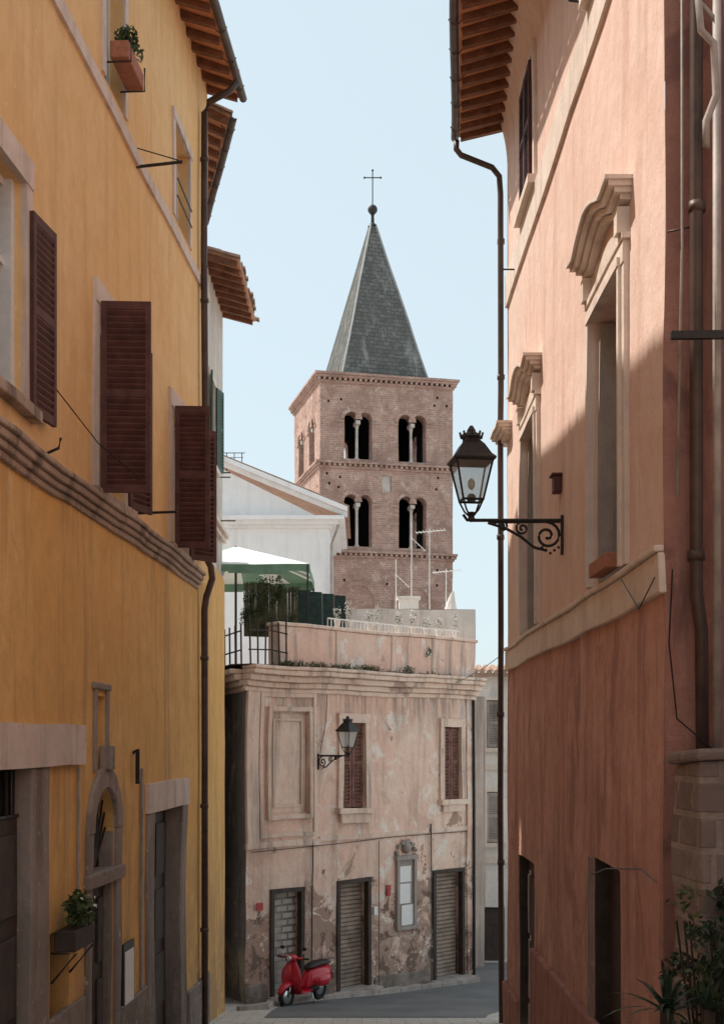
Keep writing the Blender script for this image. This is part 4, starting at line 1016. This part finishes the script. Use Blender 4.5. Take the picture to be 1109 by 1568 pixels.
# ------------------------------------------------------------------ scooter
sx, sy = -1.2, 26.95
e = empty('motor_scooter', (sx, sy, gz(sy)+.004), math.atan2(-.84,-.54), .98)
body, tyre, seat, chrm = Part('body','red'), Part('tyres','rubber'), Part('seat_and_grips','seat'), Part('metal_parts','chrome')
for wx in (.62, -.56):
    tyre.tube([(wx+.2*math.cos(a),0,.25+.2*math.sin(a)) for a in [2*math.pi*i/24 for i in range(25)]], .05, 8)
    chrm.loft([((wx,-.04,.25),(.13,0,0),(0,0,.13)),((wx,-.03,.25),(.15,0,0),(0,0,.15)),((wx,.03,.25),(.15,0,0),(0,0,.15)),((wx,.04,.25),(.13,0,0),(0,0,.13))],16)
body.loft([((-.93,0,.66),(0,.05,0),(0,0,.05)),((-.82,0,.60),(0,.15,0),(0,0,.15)),((-.6,0,.55),(0,.215,0),(0,0,.2)),((-.35,0,.54),(0,.21,0),(0,0,.22)),((-.15,0,.53),(0,.15,0),(0,0,.2)),((-.05,0,.45),(0,.12,0),(0,0,.13)),((0,0,.36),(0,.1,0),(0,0,.05))],18)
body.loft([((-.1,0,.30),(0,.17,0),(0,0,.03)),((.1,0,.28),(0,.2,0),(0,0,.035)),((.35,0,.30),(0,.2,0),(0,0,.04))],14)
body.loft([((.32,0,.29),(0,.2,0),(.04,0,.01)),((.42,0,.42),(0,.24,0),(.05,0,.0)),((.45,0,.6),(0,.26,0),(.06,0,.0)),((.44,0,.78),(0,.23,0),(.06,0,0)),((.42,0,.92),(0,.13,0),(.05,0,0)),((.41,0,.99),(0,.06,0),(.04,0,0))],16)
body.loft([((.38,0,.44),(0,.03,0),(0,0,.02)),((.46,0,.50),(0,.085,0),(0,0,.05)),((.6,0,.51),(0,.10,0),(0,0,.055)),((.75,0,.46),(0,.09,0),(0,0,.06)),((.86,0,.36),(0,.05,0),(0,0,.04))],12)
body.loft([((.51,0,.45),(0,.04,0),(.03,0,0)),((.52,0,.9),(0,.05,0),(.03,0,0))],10)
body.ball((.43,0,1.03),.13,.13,.085)
body.tube([(.40,-.27,1.03),(.42,0,1.04),(.40,.27,1.03)],.025,8)
seat.tube([(.37,-.4,1.03),(.40,-.25,1.03)],.022,8); seat.tube([(.37,.4,1.03),(.40,.25,1.03)],.022,8)
seat.loft([((-.86,0,.80),(0,.07,0),(0,0,.03)),((-.75,0,.80),(0,.14,0),(0,0,.06)),((-.45,0,.80),(0,.155,0),(0,0,.065)),((-.2,0,.77),(0,.13,0),(0,0,.055)),((-.08,0,.74),(0,.07,0),(0,0,.03))],16)
chrm.loft([((.53,0,1.03),(0,.075,0),(0,0,.07)),((.565,0,1.03),(0,.07,0),(0,0,.065))],14)
for s_ in (-1,1):
    chrm.tube([(.4,.22*s_,1.04),(.38,.27*s_,1.2)],.008,5); seat.loft([((.37,.28*s_,1.23),(0,.06,0),(0,0,.04)),((.39,.28*s_,1.23),(0,.055,0),(0,0,.036))],10)
    body.loft([((-.82,.15*s_,.5),(0,.02,0),(0,0,.05)),((-.6,.2*s_,.47),(0,.06,0),(0,0,.13)),((-.35,.2*s_,.46),(0,.06,0),(0,0,.12)),((-.2,.16*s_,.46),(0,.02,0),(0,0,.06))],10)
chrm.tube([(.62,.06,.25),(.56,.06,.5)],.018,6); chrm.tube([(.62,-.06,.25),(.56,-.06,.5)],.018,6)
chrm.tube([(-.2,-.14,.22),(-.5,-.16,.22),(-.85,-.16,.27)],[.03,.045,.045],8)
chrm.tube([(-.85,-.12,.8),(-1.0,-.1,.84),(-1.0,.1,.84),(-.85,.12,.8)],.01,5)
chrm.tube([(-.15,.1,.28),(-.1,.2,.01)],.014,6); seat.box(Fr(-.95,-.09,0,1,-1,0),0,.18,0,.02,.42,.55)
seat.ball((-.35,0,.3),.22,.1,.11)
body.done(e, w=0, smooth=True); tyre.done(e, w=0, smooth=True); seat.done(e, w=0, smooth=True); chrm.done(e, w=0, smooth=True)

# ------------------------------------------------------------------ light, sky, camera
sd = Vector((-.53, .20, .81)).normalized()
ld = bpy.data.lights.new('sun', 'SUN'); ld.energy = 5.0; ld.angle = math.radians(.8); ld.color = (1, .93, .83)
so = bpy.data.objects.new('sun', ld); sc.collection.objects.link(so); so.rotation_euler = sd.to_track_quat('Z','Y').to_euler(); so.location = (-20,10,30)
w = bpy.data.worlds.new('World'); sc.world = w; w.use_nodes = True; t = w.node_tree
bg = t.nodes['Background']; sk = t.nodes.new('ShaderNodeTexSky'); sk.sky_type = 'NISHITA'; sk.sun_disc = False
sk.sun_elevation = math.asin(sd.z); sk.sun_rotation = math.atan2(sd.x, sd.y)
sk.air_density = 1.0; sk.dust_density = 2.2; sk.ozone_density = 1.0; sk.altitude = 200
# pale haze colour mixed over the blue, added to raise the sky's fill light
hz = mix(t, .74, sk.outputs[0], (5.5, 6.5, 6.75))
t.links.new(hz, bg.inputs[0]); bg.inputs[1].default_value = .15
cd = bpy.data.cameras.new('camera'); co_ = bpy.data.objects.new('camera', cd); sc.collection.objects.link(co_)
cd.sensor_fit = 'VERTICAL'; cd.sensor_height = 36; cd.sensor_width = 24; cd.lens = 45.9; cd.shift_y = .227
cd.clip_start = .1; cd.clip_end = 3000
co_.location = (0,0,0); co_.rotation_euler = (math.radians(90),0,0)
sc.camera = co_
sc.view_settings.view_transform = 'Standard'; sc.view_settings.look = 'None'; sc.view_settings.exposure = 0
